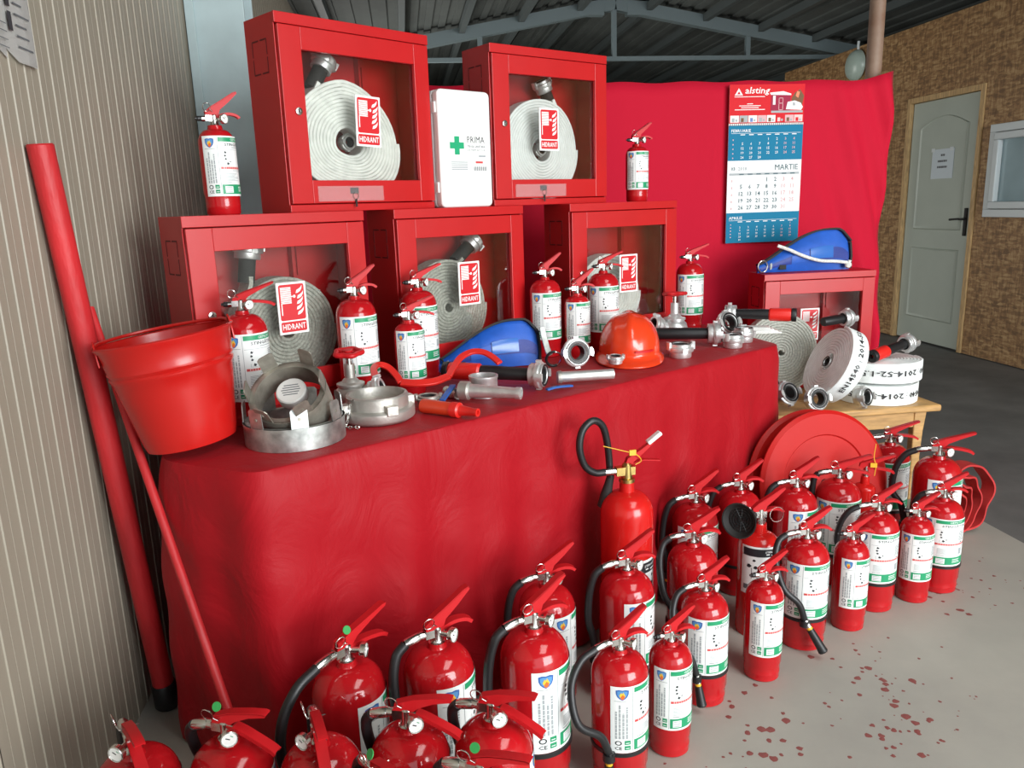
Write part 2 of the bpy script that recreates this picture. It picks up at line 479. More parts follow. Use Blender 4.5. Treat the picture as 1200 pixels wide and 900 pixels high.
# steel trusses with their members
def truss(y):
    tr = struct('roof_truss', T(0, y, 0))
    zl = EAVE - .12; zr = RIDGE_Z - .10
    def beam(p, q, w, t): return G().bar([p, q], w, t, 'roof_steel', up=(0, 0, 1) if abs(p[0] - q[0]) > .05 else (1, 0, 0))
    obj('rafter', beam((XL, 0, zl), (RIDGE_X, 0, zr), .10, .13), tr)
    obj('rafter', beam((RIDGE_X, 0, zr), (XR, 0, zl), .10, .13), tr)
    obj('tie_rod', beam((XL, 0, 2.90), (XR, 0, 2.90), .045, .045), tr)
    for fx in (0.27, 0.5, 0.74):
        x = XL + (XR - XL) * fx
        zt = zl + (zr - zl) * (1 - abs(x - RIDGE_X) / (RIDGE_X - XL))
        obj('strut', beam((x, 0, 2.9), (x, 0, zt), .05, .05), tr)
    for x in (RIDGE_X - .25, RIDGE_X + .25):
        obj('gusset', G().box(x - .12, x + .12, -.055, .055, zr - .12, zr + .02, 'roof_steel'), tr)
for y in (3.72, 9.0, 14.3, 19.4): truss(y)
for i, fx in enumerate((0.04, .14, .24, .34, .44, .56, .66, .76, .86, .96)):
    x = XL + (XR - XL) * fx
    z = EAVE - .04 + (RIDGE_Z - EAVE) * (1 - abs(x - RIDGE_X) / (RIDGE_X - XL)) - .02
    st(obj('purlin', G().box(x - .03, x + .03, Y0, Y1, z - .05, z + .03, 'roof_dark')))
# steel column beside the left wall
col = struct('steel_column', T(-.803, 3.47, 0))
obj('flange', G().box(0, .225, 0, .014, 0, EAVE - .1, 'steel_paint'), col, bevel=.003)
obj('web', G().box(.106, .116, .0145, .20, 0, EAVE - .1, 'steel_paint'), col)
obj('flange', G().box(0, .225, .2005, .214, 0, EAVE - .1, 'steel_paint'), col, bevel=.003)
obj('edge_angle', G().box(0, .035, -.012, -.001, 0, EAVE - .1, 'steel_paint'), col, bevel=.002)
# rusty pipe post at the end of the backdrop
st(obj('pipe_post', G().cyl(.038, 0, RIDGE_Z - .16, 20, 'rust_pipe', T(2.425, 3.955, 0))))

# ---- board partition with door and window
WX = 4.65
DY0, DY1, DZ = 6.04, 6.93, 2.13
NY0, NY1, NZ0, NZ1 = 4.95, 5.87, 1.14, 1.85
ow = struct('wall_board', T(WX, 0, 0))
for (ya, yb, za, zb) in ((1.2, 3.6, 0, 2.8), (3.6, NY0, 0, 2.8), (NY0, NY1, 0, NZ0), (NY0, NY1, NZ1, 2.8), (NY1, DY0 - .05, 0, 2.8),
                         (DY0 - .05, DY1 + .05, DZ + .05, 2.8), (DY1 + .05, 8.2, 0, 2.8), (8.2, 9.44, 0, 2.8)):
    obj('board', G().box(0, .03, ya + .0008, yb - .0008, za + .001, zb - .001, 'osb'), ow)
obj('board', G().box(.031, 1.0, 9.41, 9.44, 0, 2.8, 'osb'), ow)
dr = struct('door_1', T(WX, DY0, 0))
W = DY1 - DY0
obj('frame_post', G().box(-.015, .06, -.048, -.002, 0, DZ + .05, 'pine_dull'), dr, bevel=.003)
obj('frame_post', G().box(-.015, .06, W + .002, W + .048, 0, DZ + .05, 'pine_dull'), dr, bevel=.003)
obj('frame_head', G().box(-.015, .06, 0, W, DZ + .003, DZ + .05, 'pine_dull'), dr, bevel=.003)
leaf = obj('leaf', G().box(.02, .06, .004, W - .004, .01, DZ, 'door_paint'), dr, bevel=.003)
def arch(y0, y1, z0, z1, rise, n=12):
    return [(y0, z0), (y1, z0)] + [(y1 + (y0 - y1) * k / n, z1 + rise * math.sin(PI * k / n)) for k in range(n + 1)]
def ring2(poly, w):
    cx = sum(p[0] for p in poly) / len(poly); cy = sum(p[1] for p in poly) / len(poly)
    hx = max(abs(p[0] - cx) for p in poly); hy = max(abs(p[1] - cy) for p in poly)
    return [(cx + (p[0] - cx) * (1 - w / hx), cy + (p[1] - cy) * (1 - w / hy)) for p in poly]
MD = Matrix(((0, 0, -1, 0), (1, 0, 0, 0), (0, 1, 0, 0), (0, 0, 0, 1)))   # (x,y,z)->( -z , x, y): flat layouts on walls facing -X
def molding(poly):
    g = G(); q = ring2(poly, .03); r = ring2(poly, .045)
    n = len(poly)
    for a, b, za, zb in ((poly, ring2(poly, .012), -.0195, -.008), (ring2(poly, .012), q, -.008, -.014)):
        vs = [(x, y, -zz) for (x, y), zz in [(p, -za) for p in a] + [(p, -zb) for p in b]]
        vs = [(x, y, za) for x, y in a] + [(x, y, zb) for x, y in b]
        g.add(vs, [(k, (k + 1) % n, n + (k + 1) % n, n + k) for k in range(n)], 'door_paint', MD)
    g.flat(q, 'door_paint', MD, -.014)
    return g
obj('upper_panel', molding(arch(.13, W - .13, 1.02, 1.90, .09)), dr)
obj('lower_panel', molding(arch(.13, W - .13, .22, .86, 0.0, 2)), dr)
h = obj('handle_plate', G().box(.008, .0195, .055, .09, .98, 1.21, 'black_matte'), dr, bevel=.004)
obj('handle_lever', G().tube(smooth_path([(.01, .072, 1.12), (-.04, .072, 1.12), (-.045, .09, 1.122), (-.045, .19, 1.115)], 4), .009, 8, 'black_matte'), h)
sh = obj('notice', G().box(.0092, .0118, .28, .56, 1.46, 1.71, 'paper_blue'), dr, label='white paper notice taped to the door')
g = G()
for w_, zz in ((.05, 1.65), (.12, 1.60), (.125, 1.55)):
    x = -w_ / 2
    while x < w_ / 2:
        ww = .012 + .008 * random.random()
        g.rect(.42 + x, zz, .42 + min(w_ / 2, x + ww), zz + .017, 'ink', MD, -.0086); x += ww + .005
g.map(lambda v: (v.x, .84 - v.y, v.z))
obj('notice_print', g, sh)
for yy in (.29, .53): obj('tape', G().box(.0082, .0090, yy, yy + .045, 1.69, 1.72, 'pvc_white'), sh)
wn = struct('window_1', T(WX, NY0, NZ0))
ww, wh = NY1 - NY0, NZ1 - NZ0
def frame_geo(y0, y1, z0, z1, t, x0, x1, mt):
    g = G()
    g.box(x0, x1, y0, y1, z0, z0 + t, mt); g.box(x0, x1, y0, y1, z1 - t, z1, mt)
    g.box(x0, x1, y0, y0 + t, z0 + t, z1 - t, mt); g.box(x0, x1, y1 - t, y1, z0 + t, z1 - t, mt)
    return g
obj('outer_frame', frame_geo(0, ww, 0, wh, .06, -.03, .06, 'pvc_white'), wn, bevel=.004)
obj('sash', frame_geo(.065, ww - .065, .065, wh - .065, .055, -.045, .02, 'pvc_white'), wn, bevel=.006)
obj('pane', G().box(-.005, .005, .115, ww - .115, .115, wh - .115, 'window_glass'), wn)
lamp = thing('wall_lamp', 'round pale green globe lamp on the board wall', 'lamp', T(WX, 7.86, 2.5))
obj('glass_disc', G().lathe([(0, -.09), (.08, -.082), (.13, -.055), (.15, -.02), (.15, 0), (0, 0)], 28, 'lamp_glass', RY(90) @ T(0, 0, 0)), lamp, T(-.0135, 0, .12))
obj('base_plate', G().cyl(.10, 0, .012, 20, 'pvc_white', RY(-90)), lamp, T(-.001, 0, .12))
obj('cable', G().tube(smooth_path([(-.01, 0, .27), (-.012, 0, .31), (-.01, .0, .35)], 3), .012, 6, 'pvc_white'), lamp)

# notice sheets on the left wall
sheet = thing('notice_sheet', 'printed white paper sheet taped to the ribbed wall', 'paper', T(XL, 2.01, 1.685))
def sheet_geo():
    g = G(); N = 8
    pts = [(.0085 + .004 * math.sin(k * 1.1), -.34 + .34 * k / N) for k in range(N + 1)]
    for (xa, ya), (xb, yb) in zip(pts, pts[1:]):
        g.add([(xa, ya, -.0 + .02 * (ya < -.1)), (xb, yb, -.0), (xb, yb, .42), (xa, ya, .42)], [(0, 1, 2, 3), (3, 2, 1, 0)], 'paper')
    return g
ps = obj('sheet', sheet_geo(), sheet)
ML = Matrix(((0, 0, 1, 0), (1, 0, 0, 0), (0, 1, 0, 0), (0, 0, 0, 1)))
g = G()
for k in range(16):
    g.rect(-.085, .03 + k * .022, -.085 + random.uniform(.04, .07), .034 + k * .022, 'label_grey', ML, .0135)
for k in range(7): g.rect(-.118, .06 + k * .048, -.1, .098 + k * .048, 'ink', ML, .0138)
for k in range(4): g.rect(-.30, .02 + k * .016, -.13, .022 + k * .016, 'label_grey', ML, .0138)
obj('print', g, ps)

# ================================================================ CLOTHS
ZT = 0.80
def resample(poly, step):
    out = []
    n = len(poly)
    for i in range(n):
        a = Vector(poly[i]); b = Vector(poly[(i + 1) % n]); L = (b - a).length; k = max(1, int(L / step))
        for j in range(k): out.append(a.lerp(b, j / k))
    return out
TABLE = [(1.40, 2.78), (1.29, 3.58), (-.74, 2.56), (-.64, 2.05), (-.595, 1.83), (-.354, 1.675)]
def tablecloth_geo():
    g = G()
    pts = resample([(x, y) for x, y in TABLE], .022)
    # round the corners
    for _ in range(5):
        n = len(pts); pts = [(pts[i - 1] + pts[i] * 2 + pts[(i + 1) % n]) / 4 for i in range(n)]
    n = len(pts)
    nor = []
    for i in range(n):
        t = pts[(i + 1) % n] - pts[i - 1]; nor.append(Vector((t.y, -t.x)).normalized())
    # orientation check: outward
    c = sum(pts, Vector((0, 0))) / n
    if (pts[0] - c).dot(nor[0]) < 0: nor = [-v for v in nor]
    s = [0.0]
    for i in range(1, n): s.append(s[-1] + (pts[i] - pts[i - 1]).length)
    rows = 26
    vs = []; fs = []
    for r in range(rows + 1):
        t = r / rows
        z = ZT + .004 - (ZT - .004) * t
        for i in range(n):
            a = s[i]
            p = pts[i]
            end_left = max(0, min(1, (-.25 - p.x) / .2)) * (p.y < 2.3)
            fold = (.013 * math.sin(a * 23 + 1.3 * math.sin(a * 3.1)) + .009 * math.sin(a * 41 + 2 * math.sin(a * 1.7) + t * 2))
            fold *= (t ** .8) * (1 + .3 * end_left)
            wr = .006 * math.sin(a * 9 + z * 13) * math.sin(z * 17 + a * 5) * min(1, t * 4)
            big = end_left * .014 * math.sin(a * 14 + .6) * min(1, t * 3)
            edge = .010 * min(1, t * 12)
            sA = (p - Vector((-.354, 1.675))).length
            crn = .045 * t * math.exp(-(sA / .045) ** 2) - .022 * t * math.exp(-((sA - .10) / .05) ** 2)
            off = crn + edge + .012 * t * (1 - end_left) + fold + wr + big
            q = p + nor[i] * off
            zz = z - (.006 if r == 0 else 0)
            vs.append((q.x, q.y, zz))
    for r in range(rows):
        for i in range(n):
            j = (i + 1) % n
            fs.append((r * n + i, r * n + j, (r + 1) * n + j, (r + 1) * n + i))
    # top: rings towards the centre
    o = len(vs); prev = list(range(n)); c = sum(pts, Vector((0, 0))) / n
    for k, f in enumerate((.012, .05, .3, .6)):
        ring = []
        for i in range(n):
            q = pts[i].lerp(c, f)
            ring.append(len(vs)); vs.append((q.x, q.y, ZT))
        for i in range(n):
            j = (i + 1) % n
            fs.append((prev[j], prev[i], ring[i], ring[j]))
        prev = ring
    fs.append(tuple(reversed(prev)))
    g.add(vs, fs, 'red_satin')
    return g
tag(obj('tablecloth', tablecloth_geo(), ang=60), 'red satin cloth draped over the display table down to the floor', 'tablecloth')

def backdrop_geo():
    g = G(); N, K = 150, 30
    vs = []; fs = []
    x0, x1 = -.58, 2.475
    for r in range(K + 1):
        t = r / K
        for i in range(N + 1):
            u = i / N; x = x0 + (x1 - x0) * u
            top = 1.905 + .004 * math.sin(x * 19) + (.04 * max(0, (x - 2.30) / .17) ** 1.5 if x > 2.30 else 0)
            z = top + (.06 - top) * t
            w = .010 * math.sin(x * 11 + .8 * math.sin(z * 3)) * (0.4 + .6 * t)
            rt = max(0, (x - 2.0) / .45)
            w += rt * .028 * math.sin(x * 26 + z * 5.5) * (.35 + .65 * min(1, t * 2))
            w += .012 * rt * math.sin((x * 3 + z) * 17)
            sx = 0
            vs.append((x + sx, 3.85 + w, z))
    for r in range(K):
        for i in range(N):
            a = r * (N + 1) + i; fs.append((a, a + 1, a + N + 2, a + N + 1))
    g.add(vs, fs, 'red_backdrop')
    return g
bd = obj('backdrop_cloth', backdrop_geo(), ang=60)
md = bd.modifiers.new('thick', 'SOLIDIFY'); md.thickness = .003; md.offset = 1
tag(bd, 'plain red cloth hung as a backdrop behind the display', 'cloth')

# ================================================================ CALENDAR
def calendar():
    W_, H_ = .385, .755
    c = thing('wall_calendar', 'three month wall calendar with red header on the backdrop cloth', 'calendar', T(1.60, 3.815, 1.13))
    MC = RX(90)
    body = obj('sheet', G().box(0, W_, -.001, .003, 0, H_, 'calendar_white'), c)
    g = G(); Z = .0022
    hz = .575
    g.rect(0, hz, W_, H_, 'calendar_red', MC, Z - .0006)
    g.flat([(.025, .705), (.068, .705), (.046, .738)], 'sign_white', MC, Z)
    g.flat([(.038, .710), (.055, .710), (.047, .724)], 'calendar_red', MC, Z + .0004)
    g.text('alsting', .075, .703, .040, 'sign_white', MC, Z, w=.125, italic=.2)
    g.rect(.025, .697, .18, .700, 'sign_white', MC, Z)
    for k, w_ in enumerate((.03, .11, .09, .155)): g.rect(.105 - w_ / 2, .664 - k * .009, .105 + w_ / 2, .6675 - k * .009, 'sign_white', MC, Z)
    # photo of a kiosk and a van
    g.rect(.215, .622, .378, .632, 'photo_grey', MC, Z); g.flat([(.205, .716), (.275, .722), (.315, .71), (.315, .703), (.21, .706)], 'sign_white', MC, Z + .0003)
    g.rect(.212, .632, .312, .706, 'photo_wine', MC, Z); g.rect(.222, .66, .235, .702, 'sign_white', MC, Z + .0003)
    for xx in (.252, .272): g.rect(xx, .634, xx + .003, .692, 'calendar_pink', MC, Z + .0003)
    for zz in (.634, .665, .689): g.rect(.252, zz, .275, zz + .003, 'calendar_pink', MC, Z + .0003)
    g.flat([(.318, .64), (.37, .64), (.382, .70), (.36, .73), (.335, .715), (.318, .69)], 'photo_dark', MC, Z)
    g.flat([(.338, .70), (.352, .69), (.36, .718), (.345, .722)], 'label_orange', MC, Z + .0003)
    g.flat([(.29, .638), (.37, .634), (.378, .648), (.365, .668), (.335, .678), (.298, .672)], 'sign_white', MC, Z + .0006)
    g.flat([(.325, .655), (.338, .655), (.335, .668), (.325, .67)], 'photo_grey', MC, Z + .0009)
    # strip of small photos
    for k in range(8):
        x = .006 + k * .047
        g.rect(x, .580, x + .044, .612, ['sign_white', 'photo_grey', 'calendar_white', 'calendar_pink', 'sign_white', 'calendar_red', 'calendar_pink', 'label_pink'][k], MC, Z)
        g.rect(x + .008, .582, x + .022, .600, ['photo_grey', 'photo_dark', 'label_blue', 'photo_grey', 'photo_dark', 'label_pink', 'photo_dark', 'calendar_red'][k], MC, Z + .0003)
        g.rect(x + .026, .584, x + .036, .594, 'photo_grey', MC, Z + .0003)
    # three months
    def month(z0, z1, back, name, fg, wk, first, days, rows_at, size, big=False):
        if back: g.rect(0, z0, W_, z1, back, MC, Z - .0006)
        if big:
            g.text('03', .018, z1 - .045, .017, fg, MC, Z); g.text('2018', .055, z1 - .045, .017, 'label_light_grey', MC, Z)
            g.text(name, W_ - .018, z1 - .046, .026, fg, MC, Z, align='r', w=.12)
            g.rect(.01, z1 - .068, W_ - .01, z1 - .058, 'calendar_pink' if False else 'label_light_grey', MC, Z - .0003)
        else:
            g.text(name, .014, z1 - .032, .014, fg, MC, Z, w=.10 if len(name) > 7 else .07)
            g.rect(.014, z1 - .038, W_ - .012, z1 - .0365, fg, MC, Z)
        cx = [.073 + .0445 * k for k in range(7)]
        for k in range(7): g.rect(cx[k] - .012, z1 - (.066 if big else .046), cx[k] + .012, z1 - (.061 if big else .042), fg, MC, Z)
        r0, dr_ = rows_at
        col_ = first; row = 0
        for d in range(1, days + 1):
            g.text(str(d), cx[col_], r0 - row * dr_, size, wk if col_ >= 5 else fg, MC, Z, align='c')
            col_ += 1
            if col_ == 7: col_ = 0; row += 1
        for q in range(5): g.rect(.022, r0 - q * dr_, .027, r0 - q * dr_ + size * .5, wk, MC, Z)
    month(.400, .566, 'teal_print', 'FEBRUARIE', 'sign_white', 'calendar_pink', 3, 28, (.495, .0215), .0125)
    month(.150, .398, None, 'MARTIE', 'calendar_text', 'calendar_pink', 3, 31, (.298, .0335), .020, True)
    month(0, .148, 'teal_print', 'APRILIE', 'sign_white', 'calendar_pink', 6, 30, (.088, .0155), .0095)
    obj('print', g, body)
    g = G()
    for k in range(36):
        x = .006 + k * .0106
        g.tube([(x, -.001, .563), (x, -.0055, .567), (x, -.0055, .575), (x, -.001, .579)], .0012, 5, 'wire')
    o = obj('spiral_binding', g, body)
    obj('punched_rail', G().box(0, W_, -.0022, -.0012, .566, .575, 'sign_white'), body)
calendar()

# ================================================================ EXTINGUISHERS
def wrap(g, Rr, z0, w, h, span):
    """flat layout 0..1 x 0..1 bent round a cylinder, starting at angle 0"""
    def fn(v):
        a = math.radians(span) * v.x
        r = Rr + v.z
        return (r * math.cos(a), r * math.sin(a), z0 + h * v.y)
    return g.map(fn)
def shield(cx, cy, sx, sy):
    P = [(-.5, .42), (-.25, .5), (0, .45), (.25, .5), (.5, .42), (.48, .05), (.38, -.22), (.2, -.42), (0, -.55), (-.2, -.42), (-.38, -.22), (-.48, .05)]
    return [(cx + x * sx, cy + y * sy) for x, y in P]
def powder_print():
    g = G(); rnd = random.Random(3); Z = .0011
    g.flat(shield(.155, .885, .17, .15), 'label_blue', None, Z)
    g.flat(shield(.155, .885, .135, .118), 'shield_blue', None, Z + .0002)
    g.flat([(.115, .88), (.14, .92), (.155, .90), (.165, .93), (.195, .87), (.18, .845), (.13, .845)], 'label_yellow', None, Z + .0004)
    g.flat([(.13, .85), (.16, .89), (.19, .86), (.178, .83), (.155, .815), (.135, .83)], 'label_orange', None, Z + .0006)
    g.rect(.05, .785, .26, .792, 'label_light_grey', None, Z)
    for cx in (.075, .122, .169, .216):
        y = .22; top = rnd.uniform(.60, .74)
        while y < top:
            L = rnd.uniform(.02, .07)
            g.rect(cx - .0125, y, cx + .0125, min(top, y + L), 'label_light_grey', None, Z); y += L + .008
    ring = [(.105 + .045 * math.cos(2 * PI * k / 14), .155 + .035 * math.sin(2 * PI * k / 14)) for k in range(14)]
    rin = [(.105 + .030 * math.cos(2 * PI * k / 14), .155 + .023 * math.sin(2 * PI * k / 14)) for k in range(14)]
    g.add([(x, y, Z) for x, y in ring + rin], [(k, (k + 1) % 14, 14 + (k + 1) % 14, 14 + k) for k in range(14)], 'label_black')
    g.text('CE', .055, .050, .05, 'label_black', None, Z, w=.1)
    for y in (.13, .05): g.rect(.185, y, .265, y + .062, 'label_green', None, Z); g.rect(.20, y + .02, .25, y + .03, 'label_white', None, Z + .0002)
    g.rect(.292, .02, .299, .98, 'label_light_grey', None, Z)
    # right field
    g.rect(.315, .905, .985, .975, 'label_green', None, Z, nx=6)
    g.text('GEPROM', .56, .920, .040, 'label_white', None, Z + .0002, w=.26)
    g.text('STINGĂTOR', .43, .835, .062, 'label_black', None, Z, w=.50)
    g.rect(.58, .805, .86, .816, 'label_light_grey', None, Z, nx=3)
    g.rect(.315, .772, .985, .777, 'label_light_grey', None, Z, nx=6)
    for (x, y, s) in ((.43, .73, .05), (.42, .675, .045), (.43, .62, .045), (.47, .545, .055), (.52, .575, .03)):
        g.flat([(x - s * .5, y - s * .25), (x + s * .1, y - s * .45), (x + s * .55, y + s * .1), (x + s * .1, y + s * .2), (x - s * .2, y + s * .45)], 'label_black', None, Z)
    g.rect(.40, .515, .405, .565, 'label_light_grey', None, Z); g.rect(.40, .512, .55, .516, 'label_light_grey', None, Z)
    for k in range(8):
        g.rect(.76, .735 - k * .026, rnd.uniform(.86, .96), .745 - k * .026, 'label_grey', None, Z, nx=2)
    g.flat([(.80, .50), (.86, .50), (.83, .54)], 'label_grey', None, Z)
    g.rect(.325, .448, .985, .492, 'label_pink', None, Z, nx=6)
    g.rect(.325, .455, .375, .487, 'label_red', None, Z + .0002)
    x = .39
    while x < .96:
        L = rnd.uniform(.012, .035); g.rect(x, .456, x + L, .484, 'label_red', None, Z + .0002); x += L + .012
    for k in range(2): g.rect(.55, .43 - k * .02, .93, .436 - k * .02, 'label_light_grey', None, Z, nx=4)
    for k in range(7): g.rect(.37, .37 - k * .019, rnd.uniform(.58, .72), .377 - k * .019, 'label_light_grey', None, Z, nx=3)
    g.rect(.79, .25, .88, .38, 'label_light_grey', None, Z)
    g.rect(.36, .222, .50, .230, 'label_grey', None, Z)
    g.rect(.315, .035, .985, .195, 'label_green', None, Z, nx=7)
    g.rect(.365, .055, .52, .165, 'label_white', None, Z + .0002, nx=2)
    for k in range(4): g.rect(.38, .064 + k * .026, .505, .076 + k * .026, 'label_light_grey', None, Z + .0004, nx=2)
    for k in range(3): g.rect(.66, .08 + k * .032, .66 + rnd.uniform(.14, .26), .092 + k * .032, 'label_white', None, Z + .0002, nx=2)
    return g
def co2_print():
    g = G(); rnd = random.Random(5); Z = .0011
    g.rect(.04, .80, .96, .96, 'label_black', None, Z, nx=8)
    g.text('STINGĂTOR', .44, .885, .05, 'label_white', None, Z + .0002, w=.36)
    g.rect(.46, .845, .52, .865, 'label_white', None, Z + .0002); g.rect(.56, .83, .72, .85, 'label_white', None, Z + .0002)
    for (x, y, s) in ((.25, .72, .06), (.62, .73, .05), (.16, .60, .09), (.28, .58, .08), (.38, .62, .07), (.62, .60, .08), (.5, .6, .06)):
        g.flat([(x - s * .5, y - s * .3), (x + s * .1, y - s * .5), (x + s * .55, y), (x + s * .1, y + s * .4), (x - s * .3, y + s * .3)], 'label_black', None, Z)
    g.rect(.205, .34, .215, .56, 'label_black', None, Z)
    for k in range(7): g.rect(.30, .48 - k * .04, rnd.uniform(.7, .92), .492 - k * .04, 'label_grey', None, Z, nx=5)
    g.rect(.06, .10, .4, .20, 'label_grey', None, Z, nx=4); g.rect(.5, .06, .92, .2, 'label_black', None, Z, nx=4)
    return g
def label_base(R, z0, h, span):
    g = G(); g.rect(0, 0, 1, 1, 'label_white', None, .0006, nx=40)
    return wrap(g, R, z0, 0, h, span)

KIND = {   # R, neck z, valve z, label z0, label h, label span, head scale
    'six': dict(R=.067, neck=.335, valve=.358, l0=.108, lh=.172, span=150, hs=.86, cut=.0),
    'three': dict(R=.060, neck=.300, valve=.322, l0=.070, lh=.178, span=150, hs=.82),
    'two': dict(R=.053, neck=.294, valve=.314, l0=.082, lh=.166, span=150, hs=.78),
    'one': dict(R=.0435, neck=.210, valve=.230, l0=.045, lh=.142, span=165, hs=.74),
}
def body_geo(k):
    d = KIND[k]; Rr, zn = d['R'], d['neck']; g = G()
    sh = zn - .062 * (Rr / .067)
    P = [(0, .006), (Rr * .80, .006), (Rr * .86, .0), (Rr * .93, .004), (Rr * .945, .020), (Rr * .955, .022), (Rr * .945, .025), (Rr * .955, .046), (Rr, .052), (Rr, sh)]
    zt = zn - .006
    for i in range(1, 11):
        a = PI / 2 * i / 10
        P.append((.019 + (Rr - .019) * math.cos(a), sh + (zt - sh) * math.sin(a)))
    P += [(.0175, zt + .004), (.0165, zn + .004), (0, zn + .004)]
    return g.lathe(P, 40, 'red_enamel')
def valve_geo(metal='chrome'):
    g = G()
    g.lathe([(0, -.034), (.0175, -.034), (.0185, -.031), (.0185, -.022), (.015, -.020), (.0125, -.014), (.0125, .010), (.010, .013), (0, .013)], 16, metal)
    g.box(-.028, .020, -.0095, .0095, -.008, .010, metal)
    g.cyl(.0095, .0, .014, 12, metal, T(-.026, 0, 0) @ RY(-90))
    g.cyl(.0062, .0, .024, 10, metal, T(.006, -.005, -.002) @ RZ(-52) @ RY(90))
    return g
def gauge_geo():
    g = G(); M = T(.006, -.005, -.002) @ RZ(-52) @ T(.024, 0, 0) @ RY(90)
    g.lathe([(0, 0), (.0150, 0), (.0165, .002), (.0165, .011), (.0148, .0125), (.0142, .0095), (0, .0095)], 18, 'chrome', M)
    return g
def dial_geo():
    g = G(); M = T(.006, -.005, -.002) @ RZ(-52) @ T(.024, 0, 0) @ RY(90)
    g.cyl(.0140, .0096, .0100, 16, 'gauge_white', M)
    g.box(-.001, .001, -.001, .0075, .0101, .0104, 'label_black', M @ RZ(150))
    g.flat([(-.008, .002), (-.004, .0075), (-.003, .006), (-.006, .002)], 'label_green', M, .0103)
    return g
def lever_geo(long):
    g = G()
    if long == 'droop': P = [(-.026, .008), (-.022, .022), (.015, .034), (.055, .040), (.085, .042), (.092, .040), (.090, .036), (.055, .030), (.025, .018), (.012, .008)]
    elif long: P = [(-.026, .008), (-.022, .024), (.015, .038), (.06, .052), (.098, .064), (.106, .064), (.104, .059), (.062, .041), (.025, .022), (.012, .008)]
    else: P = [(-.026, .006), (-.028, .020), (-.010, .036), (.03, .060), (.066, .083), (.078, .087), (.080, .082), (.05, .053), (.02, .028), (.012, .006)]
    M = RX(90)
    g.prism(P, -.0090, -.0070, 'red_handle', M); g.prism(P, .0070, .0090, 'red_handle', M)
    top = P[1:6]
    g.bar([(x, 0, z) for x, z in top], .018, .003, 'red_handle', up=(-.4, 0, 1))
    return g
def grip_geo(long):
    g = G()
    if long == 'droop': P = [(.004, .008), (.03, .002), (.06, -.012), (.09, -.028), (.104, -.038)]
    elif long: P = [(.004, .008), (.03, .009), (.06, .007), (.09, .001), (.104, -.007)]
    else: P = [(.004, .008), (.03, .017), (.05, .019), (.070, .015), (.082, .007)]
    pts = smooth_path([(x, 0, z) for x, z in P], 4)
    g.bar(pts, .020, .003, 'red_handle')
    for s_ in (-.0095, .0095): g.bar([p + Vector((0, s_, -.003)) for p in pts], .002, .008, 'red_handle')
    return g
def pin_geo():
    g = G(); N = 18
    c = Vector((-.024, -.020, .034))
    g.tube([c + Vector((.012 * math.cos(2 * PI * k / N), -.003 * math.sin(2 * PI * k / N), .013 * math.sin(2 * PI * k / N))) for k in range(N)], .0011, 6, 'wire', closed=True)
    g.tube([c + Vector((.011, .001, -.006)), (-.006, -.016, .022), (-.004, .018, .022)], .0013, 6, 'wire')
    return g
def stub_geo():
    g = G()
    g.cyl(.0085, 0, .018, 12, 'black_rubber', T(-.036, 0, 0) @ RY(-90), .002); g.cyl(.0045, .018, .024, 10, 'black_rubber', T(-.036, 0, 0) @ RY(-90))
    return g
def hose_points(R, zv, hs, ha, bulge, lowz):
    """hose leaves the valve at azimuth 180 and ends on the strap at azimuth ha (degrees)"""
    P = []
    x0 = .072 * hs
    def cy(a, r, z): a = math.radians(a); return (r * math.cos(a), r * math.sin(a), z)
    P.append(cy(180, x0, zv - .008 * hs)); 
    P.append(cy(180 + (ha - 180) * .06, R * .85 + .03 * hs + bulge * .5, zv - .030 * hs))
    P.append(cy(180 + (ha - 180) * .22, R + .028 + bulge, zv - .085 * hs))
    P.append(cy(180 + (ha - 180) * .50, R + .030 + bulge * 1.1, zv - .085 * hs - (zv - .085 * hs - lowz) * .42))
    P.append(cy(180 + (ha - 180) * .82, R + .018 + bulge * .35, lowz + .055))
    P.append(cy(ha, R + .0115, lowz))
    return P
def ferrule_geo(hs):
    M = along((-.038, 0, 0), (-.076, 0, -.008))
    return G().lathe([(0, 0), (.0085, 0), (.0105, .003), (.0105, .030), (.0095, .036), (0, .036)], 14, 'chrome', M)
EXN = {}
